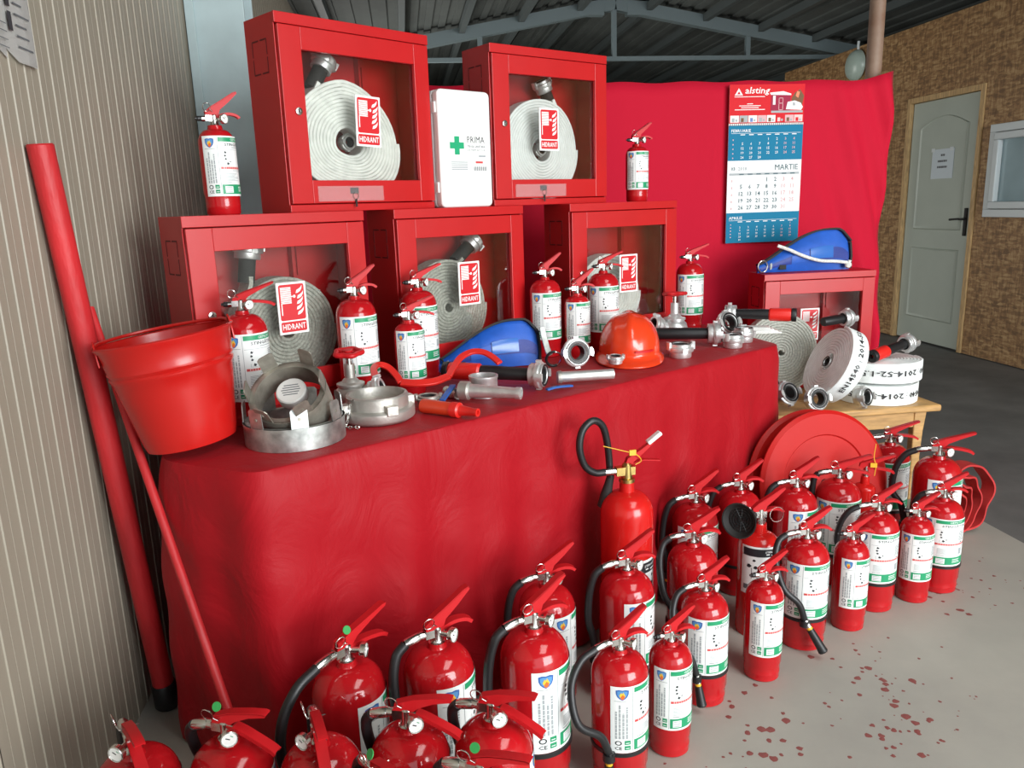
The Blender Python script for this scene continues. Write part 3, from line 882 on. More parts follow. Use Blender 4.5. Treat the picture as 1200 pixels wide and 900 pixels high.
def extinguisher(kind, x, y, z, label, scale=1.0, psi=0, phi=60, long=False, hose=None, strap=True, lab=True, tagc=None, group=None, cold=False, noz=(0, 0)):
    d = KIND[kind]; Rr = d['R']; hs = d['hs']
    front = math.degrees(math.atan2(-y, -x))
    yaw = front + 90 + psi
    e = thing('fire_extinguisher', label, 'fire extinguisher', T(x, y, z) @ RZ(yaw) @ Matrix.Scale(scale, 4), group)
    obj('cylinder', lambda: body_geo(kind), e, key=('body', kind))
    if lab:
        lm = RZ(front - phi - yaw)
        b = obj('label_sheet', lambda: label_base(Rr, d['l0'], d['lh'], d['span']), e, lm, key=('lab', kind))
        obj('label_print', lambda: wrap(powder_print(), Rr, d['l0'], 0, d['lh'], d['span']), b, key=('labp', kind), ang=0)
    HM = T(0, 0, d['valve']) @ Matrix.Scale(hs, 4)
    v = obj('valve', valve_geo, e, HM, key='valve')
    gz = obj('pressure_gauge', gauge_geo, e, HM, key='gauge'); obj('dial', dial_geo, gz, key='dial', ang=0)
    obj('upper_lever', lambda: lever_geo(long), e, HM, key=('lever', long), ang=25)
    obj('carry_grip', lambda: grip_geo(long), e, HM, key=('grip', long), ang=25)
    obj('safety_pin', pin_geo, e, HM, key='pin')
    if hose is None:
        obj('discharge_nozzle', stub_geo, e, HM, key='stub')
    else:
        ha, bulge = hose
        lowz = .112
        obj('hose_ferrule', lambda: ferrule_geo(hs), e, HM, key='ferrule')
        P = hose_points(Rr, d['valve'], hs, ha, bulge, lowz)
        obj('hose', lambda: G().tube(smooth_path(P, 7), .0095, 12, 'black_rubber'), e, key=('hose', kind, ha, bulge))
        a = math.radians(ha); rr = Rr + .0115
        p0 = Vector((rr * math.cos(a), rr * math.sin(a), lowz))
        tang = Vector((-math.sin(a), math.cos(a), 0)); rad = Vector((math.cos(a), math.sin(a), 0))
        p1 = p0 + Vector((0, 0, -.085)) + tang * noz[0] + rad * noz[1]
        def nz():
            g = G(); M = along(p0, p1); L = (p1 - p0).length
            g.lathe([(0, -.002), (.0098, -.002), (.0098, .022), (0, .022)], 14, 'chrome', M)
            g.lathe([(0, .022), (.0085, .022), (.0085, .030), (0, .030)], 12, 'yellow_tag', M)
            g.lathe([(0, .030), (.0105, .030), (.0135, L - .012), (.0145, L - .004), (.012, L), (.008, L), (.007, L - .02), (0, L - .02)], 14, 'black_rubber', M)
            return g
        obj('hose_nozzle', nz, e, key=('noz', kind, ha, noz))
        if strap:
            def sg():
                g = G(); N = 40
                g.lathe([(Rr + .0003, .098), (Rr + .0035, .098), (Rr + .0035, .107), (Rr + .0003, .107), (Rr + .0003, .098)], N, 'black_rubber')
                M = T(p0.x, p0.y, .0)
                g.lathe([(.0108, .094), (.0145, .094), (.0145, .112), (.0108, .112), (.0108, .094)], 16, 'black_rubber', M)
                return g
            obj('hose_strap', sg, e, key=('strap', kind, ha))
    if tagc:
        obj('seal_tag', lambda: G().cyl(.009, -.001, .001, 14, tagc, RX(62)), e, HM @ T(-.004, -.016, .052), key=('tag', tagc))
    return e

PX = 'portable dry powder'
# on the cabinets
extinguisher('one', -.498, 2.338, 1.35, 'small red extinguisher standing on the leftmost cabinet beside the steel column', 1.12, 12, 48)
extinguisher('one', .960, 3.215, 1.35, 'small red extinguisher standing on top of a cabinet in front of the backdrop', 1.06, 25, 55)
# on the table
GT = 'extinguishers on the display table'
extinguisher('three', -.436, 2.125, ZT, 'red extinguisher on the table between the red bucket and the hose cabinet', 1.0, -5, 52, long=True, group=GT)
extinguisher('three', -.158, 2.365, ZT, 'red extinguisher on the table behind the hydrant valve with red handwheel', 1.0, 12, 52, group=GT)
extinguisher('three', .030, 2.535, ZT, 'red extinguisher half hidden behind a smaller one at the middle cabinet', 1.0, 25, 58, long=True, group=GT)
extinguisher('one', -.004, 2.362, ZT, 'small red extinguisher left of the blue belt pad on the table', 1.05, 18, 58, long=True, group=GT)
extinguisher('three', .500, 2.835, ZT, 'red extinguisher standing right behind the end of the blue belt pad on the table', .96, 20, 55, group=GT)
extinguisher('one', .612, 2.800, ZT, 'small red extinguisher on the table just left of the orange helmet', 1.08, 20, 55, group=GT)
extinguisher('three', .742, 2.925, ZT, 'red extinguisher behind the orange helmet against a cabinet window', .98, 30, 62, long=True, group=GT)
extinguisher('three', 1.207, 3.250, ZT, 'red extinguisher at the far right end of the table before the bare backdrop', .97, 25, 58, long=True, group=GT)
# on the floor, from the right
GF = 'extinguishers on the floor'
def fl(*a, **k): return extinguisher(*a, group=GF, **k)
fl('six', 1.775, 2.299, 0, 'rightmost front extinguisher on the floor, hose arching left over its shoulder', scale=.98, psi=18, phi=62, hose=(105, .0))
fl('six', 1.886, 2.490, 0, 'large extinguisher at far right with raised lever beside the red hose coil', scale=1.22, psi=12, phi=20, long=True, hose=(165, .02))
fl('two', 1.645, 2.245, 0, 'slim extinguisher between the two rightmost hose extinguishers of the front row', psi=22, phi=55)
fl('six', 1.486, 2.226, 0, 'front row extinguisher with black strap, third from the right edge of the group', psi=22, phi=58, hose=(150, .02))
fl('two', 1.337, 2.122, 0, 'slim front row extinguisher standing between two strapped hose extinguishers, label turned right', psi=22, phi=30)
fl('six', 1.148, 2.059, 0, 'front row extinguisher whose hose nozzle sticks out over the floor drops', scale=1.02, psi=25, phi=48, hose=(250, .012), noz=(.055, .02))
fl('two', .952, 1.920, 0, 'slim extinguisher standing in front of the black horn extinguisher', psi=28, phi=42)
fl('six', 1.462, 2.428, 0, 'second row extinguisher with long lever before the red hose reel disc', scale=1.13, psi=14, phi=62, long=True, hose=(165, -.018))
fl('six', 1.290, 2.402, 0, 'second row extinguisher left of the one with a long lever, below the reel', scale=1.1, psi=24, phi=15, hose=(165, .0))
fl('six', 1.867, 2.754, 0, 'back row extinguisher near the wooden stool leg with shield label in view', scale=1.14, psi=20, phi=58, long=True, hose=(100, .0))
fl('six', 1.095, 2.420, 0, 'extinguisher tucked against the tablecloth behind the black horn extinguisher', scale=1.1, psi=22, phi=-70, hose=(165, .005))
fl('six', .897, 2.325, 0, 'extinguisher against the tablecloth between the tall cylinder and the black horn one', scale=1.12, psi=24, phi=45, hose=(160, .0))
fl('six', .785, 2.045, 0, 'unlabelled extinguisher with grey hose loop right of the tall gas cylinder', scale=1.10, psi=14, phi=-100, lab=False, hose=(235, .0))
fl('six', .747, 1.850, 0, 'middle front extinguisher with nozzle hanging below its black strap', scale=.95, psi=25, phi=40, hose=(232, .012), noz=(.02, .012))
fl('two', .588, 1.667, 0, 'nearest slim extinguisher standing alone on the bare floor edge, front centre', psi=30, phi=46)
fl('six', .438, 1.592, 0, 'front extinguisher whose black hose bows wide to the left before its strap', psi=30, phi=18, hose=(222, .045))
fl('six', .543, 1.900, 0, 'extinguisher in front of the tall gas cylinder, label on its right side', scale=1.12, psi=22, phi=5, hose=(170, .0))
fl('six', .315, 1.864, 0, 'extinguisher against the tablecloth behind the largest front extinguisher', scale=1.12, psi=20, phi=-8, hose=(165, .0))
fl('six', .240, 1.610, 0, 'large front extinguisher with shield label facing right, left of the bowed hose one', scale=1.2, psi=28, phi=6, hose=(165, .0))
fl('six', .017, 1.588, 0, 'extinguisher with steep lever standing against the middle of the tablecloth', scale=1.2, psi=22, phi=5, hose=(215, .0))
fl('six', -.180, 1.552, 0, 'large extinguisher with hose looping out left against the tablecloth', scale=1.2, psi=34, phi=-10, long=True, hose=(185, .045), tagc='green_tag')
fl('six', -.558, 1.350, 0, 'leftmost floor extinguisher by the ribbed wall, lever pointing at the viewer', scale=1.15, psi=-82, phi=-60, long='droop', hose=(180, -.014))
fl('six', -.388, 1.356, 0, 'second floor extinguisher from the ribbed wall with green tag on its lever', scale=1.15, psi=-38, phi=-60, long='droop', hose=(118, -.014), tagc='green_tag')
fl('six', -.217, 1.318, 0, 'third floor extinguisher from the ribbed wall, lever pointing at the viewer', scale=1.15, psi=-85, phi=-60, long='droop', hose=(180, -.014))
fl('six', -.050, 1.333, 0, 'fourth floor extinguisher from the ribbed wall, dark hose curling left, lever to the right', scale=1.15, psi=-20, phi=-40, long='droop', hose=(118, -.014))
fl('six', .112, 1.323, 0, 'fifth floor extinguisher from the ribbed wall, beside the largest front extinguisher', scale=1.15, psi=-22, phi=-60, long='droop', hose=(120, -.014))
fl('six', -.094, 1.166, 0, 'extinguisher cut by the bottom edge of the picture, third from the left', scale=1.15, psi=-64, phi=-60, long='droop', hose=(205, -.014), tagc='green_tag')
fl('six', .076, 1.158, 0, 'extinguisher cut by the bottom edge of the picture, furthest right of those', scale=1.15, psi=-25, phi=-60, long='droop', hose=(175, -.014), tagc='green_tag')
fl('six', -.440, 1.165, 0, 'extinguisher cut by the bottom edge of the picture, nearest the ribbed wall', scale=1.15, psi=-30, phi=-60, long='droop', hose=(128, -.014))
fl('six', -.262, 1.150, 0, 'extinguisher cut by the bottom edge of the picture, second from the left', scale=1.15, psi=-30, phi=-60, long='droop', hose=(128, -.014))

# carbon dioxide cylinders
def gas_body(Rr, zn, neck):
    P = [(0, .004), (Rr * .9, .004), (Rr * .97, 0), (Rr, .012)]
    sh = zn - Rr * 1.25
    P += [(Rr, sh)]
    for i in range(1, 10):
        a = PI / 2 * i / 10
        P.append((neck + (Rr - neck) * math.cos(a), sh + (zn - sh - .03) * math.sin(a)))
    P += [(neck, zn - .028), (neck * .95, zn), (0, zn)]
    return G().lathe(P, 40, 'red_co2')
def gas_cylinder(x, y, label, Rr, zn, psi, phi, span, l0, lh, parts):
    front = math.degrees(math.atan2(-y, -x)); yaw = front + 90 + psi
    e = thing('gas_extinguisher', label, 'fire extinguisher', T(x, y, 0) @ RZ(yaw), GF)
    obj('cylinder', gas_body(Rr, zn, .022 if Rr > .06 else .016), e)
    if span:
        b = obj('label_sheet', label_base(Rr, l0, lh, span), e, RZ(front - phi - yaw))
        obj('label_print', wrap(co2_print(), Rr, l0, 0, lh, span), b, ang=0)
    parts(e, zn)
    return e
def tall_parts(e, zn):
    M = T(0, 0, zn + .034)
    g = G(); g.lathe([(0, -.034), (.023, -.034), (.023, -.024), (.016, -.022), (.014, .018), (.008, .024), (0, .024)], 16, 'brass', M)
    g.box(-.034, .022, -.012, .012, -.012, .012, 'brass', M)
    obj('brass_valve', g, e)
    g = G(); M2 = M @ T(-.034, 0, 0)
    g.lathe([(0, 0), (.0105, 0), (.0105, .034), (0, .034)], 14, 'chrome', M2 @ RY(-90)); obj('hose_ferrule', g, e)
    zc = zn + .034
    pts = [(-.066, 0, zc), (-.098, -.006, zc + .004), (-.130, -.012, zc + .03), (-.146, -.016, zc + .085), (-.135, -.012, zc + .135), (-.102, -.004, zc + .158), (-.070, .006, zc + .135), (-.052, .016, zc + .07), (-.043, .024, zc - .01), (-.040, .026, zc - .03)]
    obj('hose', G().tube(smooth_path(pts, 8), .0105, 12, 'black_rubber'), e)
    obj('discharge_horn', G().lathe([(0, 0), (.011, 0), (.013, .03), (.017, .06), (.019, .10), (.016, .10), (.010, .05), (0, .05)], 14, 'black_matte', along((-.040, .026, zc - .02), (-.062, .034, zc - .125))), e)
    g = G(); pp = [(-.006, .022), (.0, .038), (.04, .060), (.075, .083), (.078, .075), (.045, .046), (.015, .022)]
    g.prism(pp, -.008, .008, 'red_handle', M @ RX(90)); obj('upper_lever', g, e, bevel=.001)
    obj('lever_cap', G().bar([(.062, 0, zc + .076), (.102, 0, zc + .105)], .022, .012, 'white_plastic', up=(-.5, 0, 1)), e, bevel=.003)
    obj('carry_grip', G().bar([(.01, 0, zc + .02), (.05, 0, zc + .028), (.10, 0, zc + .022)], .016, .003, 'red_handle'), e)
    g = G(); g.tube(smooth_path([(-.075, -.012, zc + .083), (-.02, -.018, zc + .066), (.02, -.02, zc + .052), (.038, -.015, zc + .03), (.02, -.016, zc + .02)], 5), .0014, 5, 'yellow_tag')
    g.box(.0, .02, -.022, -.017, zc + .05, zc + .066, 'yellow_tag'); obj('seal_strap', g, e)
gas_cylinder(.596, 2.085, 'tall red gas cylinder with black hose loop in front of the tablecloth', .077, .56, 20, 25, 150, .14, .20, tall_parts)
def horn_parts(e, zn):
    M = T(0, 0, zn + .03)
    g = G(); g.lathe([(0, -.03), (.017, -.03), (.017, -.018), (.013, -.016), (.011, .016), (0, .018)], 14, 'chrome', M)
    g.box(-.024, .018, -.010, .010, -.010, .010, 'chrome', M); obj('valve', g, e)
    obj('upper_lever', lever_geo(False), e, M @ Matrix.Scale(.95, 4), ang=25)
    obj('carry_grip', grip_geo(False), e, M @ Matrix.Scale(.9, 4), ang=25)
    g = G(); N = 20
    g.tube([(.045 + .022 * math.cos(2 * PI * k / N), -.02, zn + .032 + .024 * math.sin(2 * PI * k / N)) for k in range(N)], .001, 5, 'wire', closed=True); obj('safety_ring', g, e)
    # horn swung out to the left, mouth towards the viewer
    q0 = Vector((-.022, -.004, zn + .030)); q1 = Vector((-.104, -.088, zn + .050))
    Mh = along(q0, q1); L = (q1 - q0).length
    hn = obj('discharge_horn', G().lathe([(0, 0), (.011, 0), (.012, .02), (.024, .04), (.036, L * .7), (.050, L - .008), (.054, L), (.050, L), (.045, L - .010), (.040, L - .018), (0, L - .020)], 28, 'black_matte', Mh), e)
    g = G()
    for r in (.008, .016, .024, .032): g.lathe([(r, L - .020), (r + .0015, L - .016), (r + .003, L - .020)], 24, 'black_rubber', Mh)
    for k in range(12): g.bar([Mh @ Vector((.006 * math.cos(k * PI / 6), .006 * math.sin(k * PI / 6), L - .018)), Mh @ Vector((.038 * math.cos(k * PI / 6), .036 * math.sin(k * PI / 6), L - .017))], .0018, .0015, 'black_rubber', up=(0, -1, 0))
    obj('horn_grille', g, hn)
gas_cylinder(1.04, 2.15, 'red gas extinguisher with a black round horn swung to its left', .064, .365, 24, 48, 150, .15, .16, horn_parts)
def little_parts(e, zn):
    M = T(0, 0, zn + .026)
    g = G(); g.lathe([(0, -.026), (.012, -.026), (.012, -.014), (.009, -.012), (.009, .012), (0, .014)], 12, 'chrome', M); obj('valve', g, e)
    obj('upper_lever', lever_geo(True), e, M @ Matrix.Scale(.9, 4), ang=25)
    obj('carry_grip', grip_geo(True), e, M @ Matrix.Scale(.9, 4), ang=25)
    z = zn + .026
    g = G(); g.tube(smooth_path([(.028, -.012, z - .02), (.03, -.014, z + .02), (.022, -.014, z + .05), (.026, -.012, z + .10)], 5), .0016, 5, 'yellow_tag')
    g.box(.012, .034, -.016, -.012, z + .012, z + .028, 'yellow_tag'); obj('seal_strap', g, e)
gas_cylinder(1.602, 2.492, 'narrow red cylinder with yellow seal strap among the right hand extinguishers', .038, .355, 10, 0, 0, 0, 0, little_parts)

# ================================================================ HYDRANT CABINETS
CW, CH, CD = .55, .55, .165
WIN = (.075, .487, .092, .455)      # window opening in the door: x0 x1 z0 z1
def cab_body():
    g = G(); t = .004
    g.box(0, CW, CD - t, CD, 0, CH, 'red_powder')
    g.box(0, t, .0, CD - t, 0, CH, 'red_powder'); g.box(CW - t, CW, .0, CD - t, 0, CH, 'red_powder')
    g.box(t, CW - t, 0, CD - t, 0, t, 'red_powder'); g.box(t, CW - t, 0, CD - t, CH - t, CH, 'red_powder')
    g.box(-.002, CW + .002, -.010, -.0002, CH - .030, CH, 'red_powder')
    g.box(0, CW, -.006, -.0002, 0, .022, 'red_powder')
    return g
def cab_door():
    g = G(); x0, x1, z0, z1 = WIN; a, b = .004, CW - .004; c, d = .025, CH - .033
    for (p, q, r, s_) in ((a, x0, c, d), (x1, b, c, d), (x0, x1, c, z0), (x0, x1, z1, d)):
        g.box(p, q, -.014, -.001, r, s_, 'red_powder')
    return g
def cab_knock():
    g = G(); y0, y1, z0, z1 = .045, .125, .395, .485
    def dash(ya, yb, za, zb): g.box(-.0012, -.0003, ya, yb, za, zb, 'slot_dark')
    n = 3
    for z in (z0, z1):
        L = (y1 - y0 - .012) / 2
        for k in range(2): dash(y0 + k * (L + .012), y0 + k * (L + .012) + L, z - .002, z + .002)
    for yy in (y0, y1):
        L = (z1 - z0 - .006) / 2
        for k in range(2): dash(yy - .0012, yy + .0012, z0 + k * (L + .006), z0 + k * (L + .006) + L)
    return g
MF = RX(90)      # flat layout (x,y) -> (x, z) facing -y
def sign_print():
    g = G(); W_, H_ = .092, .150
    def rr(x0, y0, x1, y1, r, mt, z):
        P = []
        for cx, cy, a0 in ((x1 - r, y1 - r, 0), (x0 + r, y1 - r, 90), (x0 + r, y0 + r, 180), (x1 - r, y0 + r, 270)):
            for k in range(4): a = math.radians(a0 + 30 * k); P.append((cx + r * math.cos(a), cy + r * math.sin(a)))
        g.flat(P, mt, MF, z)
    rr(.006, .040, W_ - .006, H_ - .006, .006, 'sign_red', .0026)
    rr(.006, .006, W_ - .006, .036, .004, 'sign_red', .0026)
    g.text('HIDRANT', W_ / 2, .013, .0165, 'sign_white', MF, .0030, w=.072, align='c')
    for k in range(11): g.rect(.011, .089 + k * .0044, .044, .0920 + k * .0044, 'sign_white', MF, .0030)
    g.rect(.011, .056, .014, .09, 'sign_white', MF, .0030)
    g.rect(.044, .107, .053, .110, 'sign_white', MF, .0030)
    g.flat([(.0535 + .0045 * math.cos(k * PI / 5), .1085 + .0045 * math.sin(k * PI / 5)) for k in range(10)], 'sign_white', MF, .0030)
    for k, (ox, oy) in enumerate(((.059, .121), (.062, .105), (.060, .089), (.058, .073), (.060, .058))):
        P = [(0, 0), (.007, .001), (.014, .005), (.019, .012), (.021, .022), (.016, .016), (.010, .012), (.003, .009)]
        g.flat([(ox + x, oy + y - .004) for x, y in P], 'sign_white', MF, .0030)
    return g
def cabinet(label, x, y, z, th, sx, sz, tilt=0, pouch=False, bracket=True):
    c = thing('hydrant_cabinet', label, 'cabinet', T(x, y, z) @ RZ(90 - th), 'glazed hydrant cabinets')
    obj('body', cab_body, c, key='cab_body', ang=0, bevel=.0015)
    d = obj('door', cab_door, c, key='cab_door', ang=0, bevel=.0015)
    obj('glass_pane', lambda: G().box(WIN[0] - .006, WIN[1] + .006, -.0008, .0012, WIN[2] - .006, WIN[3] + .006, 'cabinet_pane'), d, key='cab_pane', ang=0)
    obj('lock', lambda: G().lathe([(0, 0), (.0095, 0), (.0105, .002), (.0105, .006), (.006, .007), (.005, .005), (0, .005)], 16, 'chrome', RX(90)), d, T(.048, -.0142, .285), key='cab_lock')
    obj('keyhole', lambda: G().box(-.001, .001, -.0076, -.0056, -.004, .004, 'label_black'), d, T(.048, -.0142, .285), key='cab_keyhole', ang=0)
    obj('knockout_panel', cab_knock, c, key='cab_knock', ang=0)
    obj('back_bracket', lambda: G().box(.375, .381, CD - .03, CD - .0045, .05, .50, 'red_powder').box(.40, .46, CD - .012, CD - .0045, .36, .46, 'red_powder'), c, key='cab_bracket', ang=0)
    M = T(sx, -.0165, sz) @ RY(tilt)
    sg = obj('hydrant_sign', lambda: G().box(0, .092, -.002, .0018, 0, .150, 'sign_white'), c, M, key='sign_plate', ang=0, label='red and white HIDRANT sign')
    obj('sign_print', sign_print, sg, key='sign_print', ang=0)
    if pouch:
        p = obj('key_pouch', lambda: G().box(.09, .33, -.0175, -.0150, .030, .075, 'clear_pouch'), d, key='pouch', ang=0)
        g = lambda: (G().box(.205, .235, -.0170, -.0155, .052, .070, 'black_matte')
                     .tube([(.222 + .010 * math.cos(k * PI / 8), -.0195, .045 + .010 * math.sin(k * PI / 8)) for k in range(16)], .0011, 5, 'wire', closed=True)
                     .box(.219, .225, -.0205, -.0185, .012, .036, 'black_matte'))
        obj('keys', g, d, key='keys')
    return c
cabinet('leftmost glazed red hydrant cabinet on the table, behind the bucket', -.578, 2.184, .80, 55, .238, .205)
cabinet('glazed red hydrant cabinet on the table behind the blue belt pad', -.033, 2.598, .80, 57, .238, .215)
cabinet('glazed red hydrant cabinet at the table end behind the orange helmet', .622, 2.970, .80, 65, .235, .195)
cabinet('glazed red hydrant cabinet stacked on top at left with keys hanging, beside the steel column', -.328, 2.417, 1.35, 52, .240, .195, 2, True)
cabinet('glazed red hydrant cabinet stacked on top at right of the white first aid box', .326, 2.873, 1.35, 61, .205, .195, 0, True)
cabinet('glazed red hydrant cabinet standing low behind the white hose rolls', 1.635, 3.44, .452, 90, .180, .235)

# ================================================================ HOSES AND FITTINGS
def hose_roll_geo(r0, r1, turns, width, mt, th=.0042, wob=0.0, seed=1, shape=None, n=44, edge=None, loose=0.0):
    """lay-flat hose wound round local z, z from 0 to width"""
    rnd = random.Random(seed); ph = [rnd.uniform(0, 6) for _ in range(4)]
    g = G(); N = int(turns * n); vs = []; fs = []
    pitch = (r1 - r0) / turns; t = min(th, pitch * .92)
    for i in range(N + 1):
        a = 2 * PI * i / n; f = i / N
        r = r0 + (r1 - r0) * f
        r += wob * r * (.5 * math.sin(2 * a + ph[0] + f * .6) + .35 * math.sin(3 * a + ph[1] + f) + .2 * math.sin(5 * a + ph[2] - f * 2))
        def pt(rr, z):
            x, y = rr * math.cos(a), rr * math.sin(a)
            if shape: x, y = shape(x, y, r1)
            return (x, y, z + loose * math.sin(i * 1.7 / n * 2 * PI * .31 + ph[3]))
        c = t * .22
        for (dr, z) in ((-t / 2, c), (-t / 2 + c, 0), (t / 2 - c, 0), (t / 2, c), (t / 2, width - c), (t / 2 - c, width), (-t / 2 + c, width), (-t / 2, width - c)):
            vs.append(pt(r + dr, z))
    for i in range(N):
        for k in range(8):
            k2 = (k + 1) % 8
            fs.append((i * 8 + k, i * 8 + k2, (i + 1) * 8 + k2, (i + 1) * 8 + k))
    fs.append(tuple(range(7, -1, -1))); fs.append(tuple(N * 8 + k for k in range(8)))
    g.add(vs, fs, mt)
    return g
def storz_geo(r, h, mt='aluminium', bore='dark_bore', lugs=2):
    """claw coupling standing on local z=0, mouth up"""
    g = G()
    g.lathe([(r * .62, 0), (r * .80, 0), (r * .84, h * .06), (r * .84, h * .40), (r * .97, h * .44), (r, h * .48), (r, h * .74), (r * .96, h * .78), (r * .86, h * .80), (r * .86, h * .97), (r * .83, h), (r * .66, h), (r * .62, h * .96), (r * .62, 0)], 32, mt)
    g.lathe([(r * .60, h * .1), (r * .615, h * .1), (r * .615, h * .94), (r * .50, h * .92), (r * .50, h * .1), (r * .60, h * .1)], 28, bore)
    for k in range(lugs):
        a = 2 * PI * k / lugs
        P = [(r * math.cos(a + da) * f, r * math.sin(a + da) * f) for da, f in ((-.30, .88), (-.30, 1.10), (-.1, 1.14), (.12, 1.12), (.30, 1.05), (.30, .88))]
        g.prism(P, h * .58, h * 1.12, mt)
        P = [(r * math.cos(a + 1.57 + da) * f, r * math.sin(a + 1.57 + da) * f) for da, f in ((-.16, .95), (-.16, 1.10), (.16, 1.10), (.16, .95))]
        g.prism(P, h * .42, h * .76, mt)
    return g
def ring_rubber(r, h): return G().lathe([(r * .66, h * .97), (r * .66, h * 1.03), (r * .80, h * 1.03), (r * .80, h * .97), (r * .66, h * .97)], 28, 'black_rubber')
def coupling(label, M, r, h, mt='aluminium', cat='coupling', gasket=True, bore='dark_bore'):
    c = thing('hose_coupling', label, cat, M, 'hose couplings')
    obj('claw_body', storz_geo(r, h, mt, bore), c)
    if gasket: obj('gasket', ring_rubber(r, h), c)
    return c

def cab_M(x, y, z, th): return T(x, y, z) @ RZ(90 - th)
def stored_hose(label, cab, cx, cz, r, mt, seed, shape=None, wob=.02, r0=.03, turns=11, y0=.05, coup=None, inner=True):
    """rolled hose standing inside a cabinet, axis front to back"""
    M = cab @ T(cx, y0 + .075, cz) @ RX(90)
    h_ = thing('hose_roll', label, 'fire hose', M, 'hose rolls in the cabinets')
    obj('hose_band', hose_roll_geo(r0, r, turns, .070, mt, .012, wob, seed, shape), h_)
    if coup:
        ax, ay, dx, dy, L, cr = coup
        p0 = Vector((ax, ay, .035)); p1 = p0 + Vector((dx, dy, .01)).normalized() * L
        obj('sleeve', G().lathe([(0, 0), (.024, 0), (.024, L), (0, L)], 18, 'black_matte', along(p0, p1)), h_)
        Mc = along(p0, p1) @ T(0, 0, L - .006)
        cc = obj('end_coupling', storz_geo(cr, .045, 'aluminium'), h_, Mc)
        obj('gasket', ring_rubber(cr, .045), cc)
        obj('hose_tail', G().bar(smooth_path([(ax - dx * .03 - dy * .02, ay - dy * .03 - .02, .035), (ax - dx * .01, ay - dy * .01, .035), (ax + dx * .02, ay + dy * .02, .035)], 4), .012, .062, mt, up=(0, 0, 1)), h_)
    if inner:
        obj('inner_coupling', storz_geo(.026, .04, 'aluminium'), h_, T(.004, .0, .030))
    return h_
def drop(x, y, r1):     # flat underside bulging to the lower right
    yy = y * (1.0 if y > 0 else .86)
    xx = x * 1.02 + (.16 * (-y) if y < 0 else -.10 * y) * (1 if x > 0 else .4)
    return xx, yy
U1 = cab_M(-.328, 2.417, 1.35, 52); U2 = cab_M(.326, 2.873, 1.35, 61)
L1 = cab_M(-.578, 2.184, .80, 55); L2 = cab_M(-.033, 2.598, .80, 57); L3 = cab_M(.622, 2.970, .80, 65)
stored_hose('loose white hose roll with slack folds in the upper left cabinet', U1, .262, .212, .190, 'white_hose', 3, drop, .05, .045, 13, coup=(-.10, .155, .55, .85, .075, .040))
stored_hose('round white hose roll with coupling at top right in the upper right cabinet', U2, .272, .205, .185, 'white_hose_cool', 5, None, .035, .04, 14, coup=(.075, .165, -.45, .9, .06, .038))
stored_hose('grey woven hose roll in the leftmost lower cabinet', L1, .300, .205, .165, 'grey_hose', 8, None, .012, .02, 13, coup=(-.10, .15, .15, .95, .075, .044), inner=False)
stored_hose('grey woven hose roll behind the blue belt pad in the middle cabinet', L2, .245, .205, .170, 'grey_hose', 9, None, .012, .015, 14, coup=(.06, .155, .75, .6, .085, .042), inner=False)
stored_hose('white hose roll in the cabinet behind the orange helmet', L3, .245, .185, .165, 'white_hose', 12, None, .015, .015, 12, inner=False)

# first aid box
fa = thing('first_aid_box', 'white plastic first aid box with green cross between the stacked cabinets', 'first aid kit', cab_M(.135, 2.728, 1.3502, 57))
def rbox(w, d, h, r, y0, y1, mt):
    P = []
    for cx, cy, a0 in ((w - r, h - r, 0), (r, h - r, 90), (r, r, 180), (w - r, r, 270)):
        for k in range(5): a = math.radians(a0 + 22.5 * k); P.append((cx + r * math.cos(a), cy + r * math.sin(a)))
    return G().prism(P, -y1, -y0, mt, RX(90))
FW, FH = .222, .385
obj('back_shell', rbox(FW, .04, FH, .018, .036, .085, 'white_plastic'), fa, bevel=.004)
lid = obj('lid', rbox(FW, .03, FH, .018, .0, .0345, 'white_plastic'), fa, bevel=.006)
g = G(); cx, cz, a, b = .072, .205, .030, .0105
g.rect(cx - a, cz - b, cx + a, cz + b, 'cross_green', MF, .0004); g.rect(cx - b, cz - a, cx + b, cz + a, 'cross_green', MF, .0006)
g.text('PRIMA', .117, .215, .021, 'label_black', MF, .0005, w=.075)
g.text('TRUSA SANITARA', .117, .199, .008, 'label_grey', MF, .0005, w=.078); g.text('DE PRIM AJUTOR', .117, .186, .008, 'label_grey', MF, .0005, w=.078)
g.rect(.165, .168, .195, .174, 'label_light_grey', MF, .0005); g.rect(.150, .147, .182, .154, 'label_red', MF, .0005)
for k in range(5): g.rect(.045, .125 + k * .006, .115, .128 + k * .006, 'label_light_grey', MF, .0005)
for k in range(9): g.rect(.142 + k * .0065, .122, .1455 + k * .0065, .136, 'label_grey', MF, .0005)
obj('front_print', g, lid, ang=0)
for zz in (.05, .31): obj('latch', G().box(-.006, .0, .012, .06, zz, zz + .035, 'white_plastic'), fa, bevel=.002)

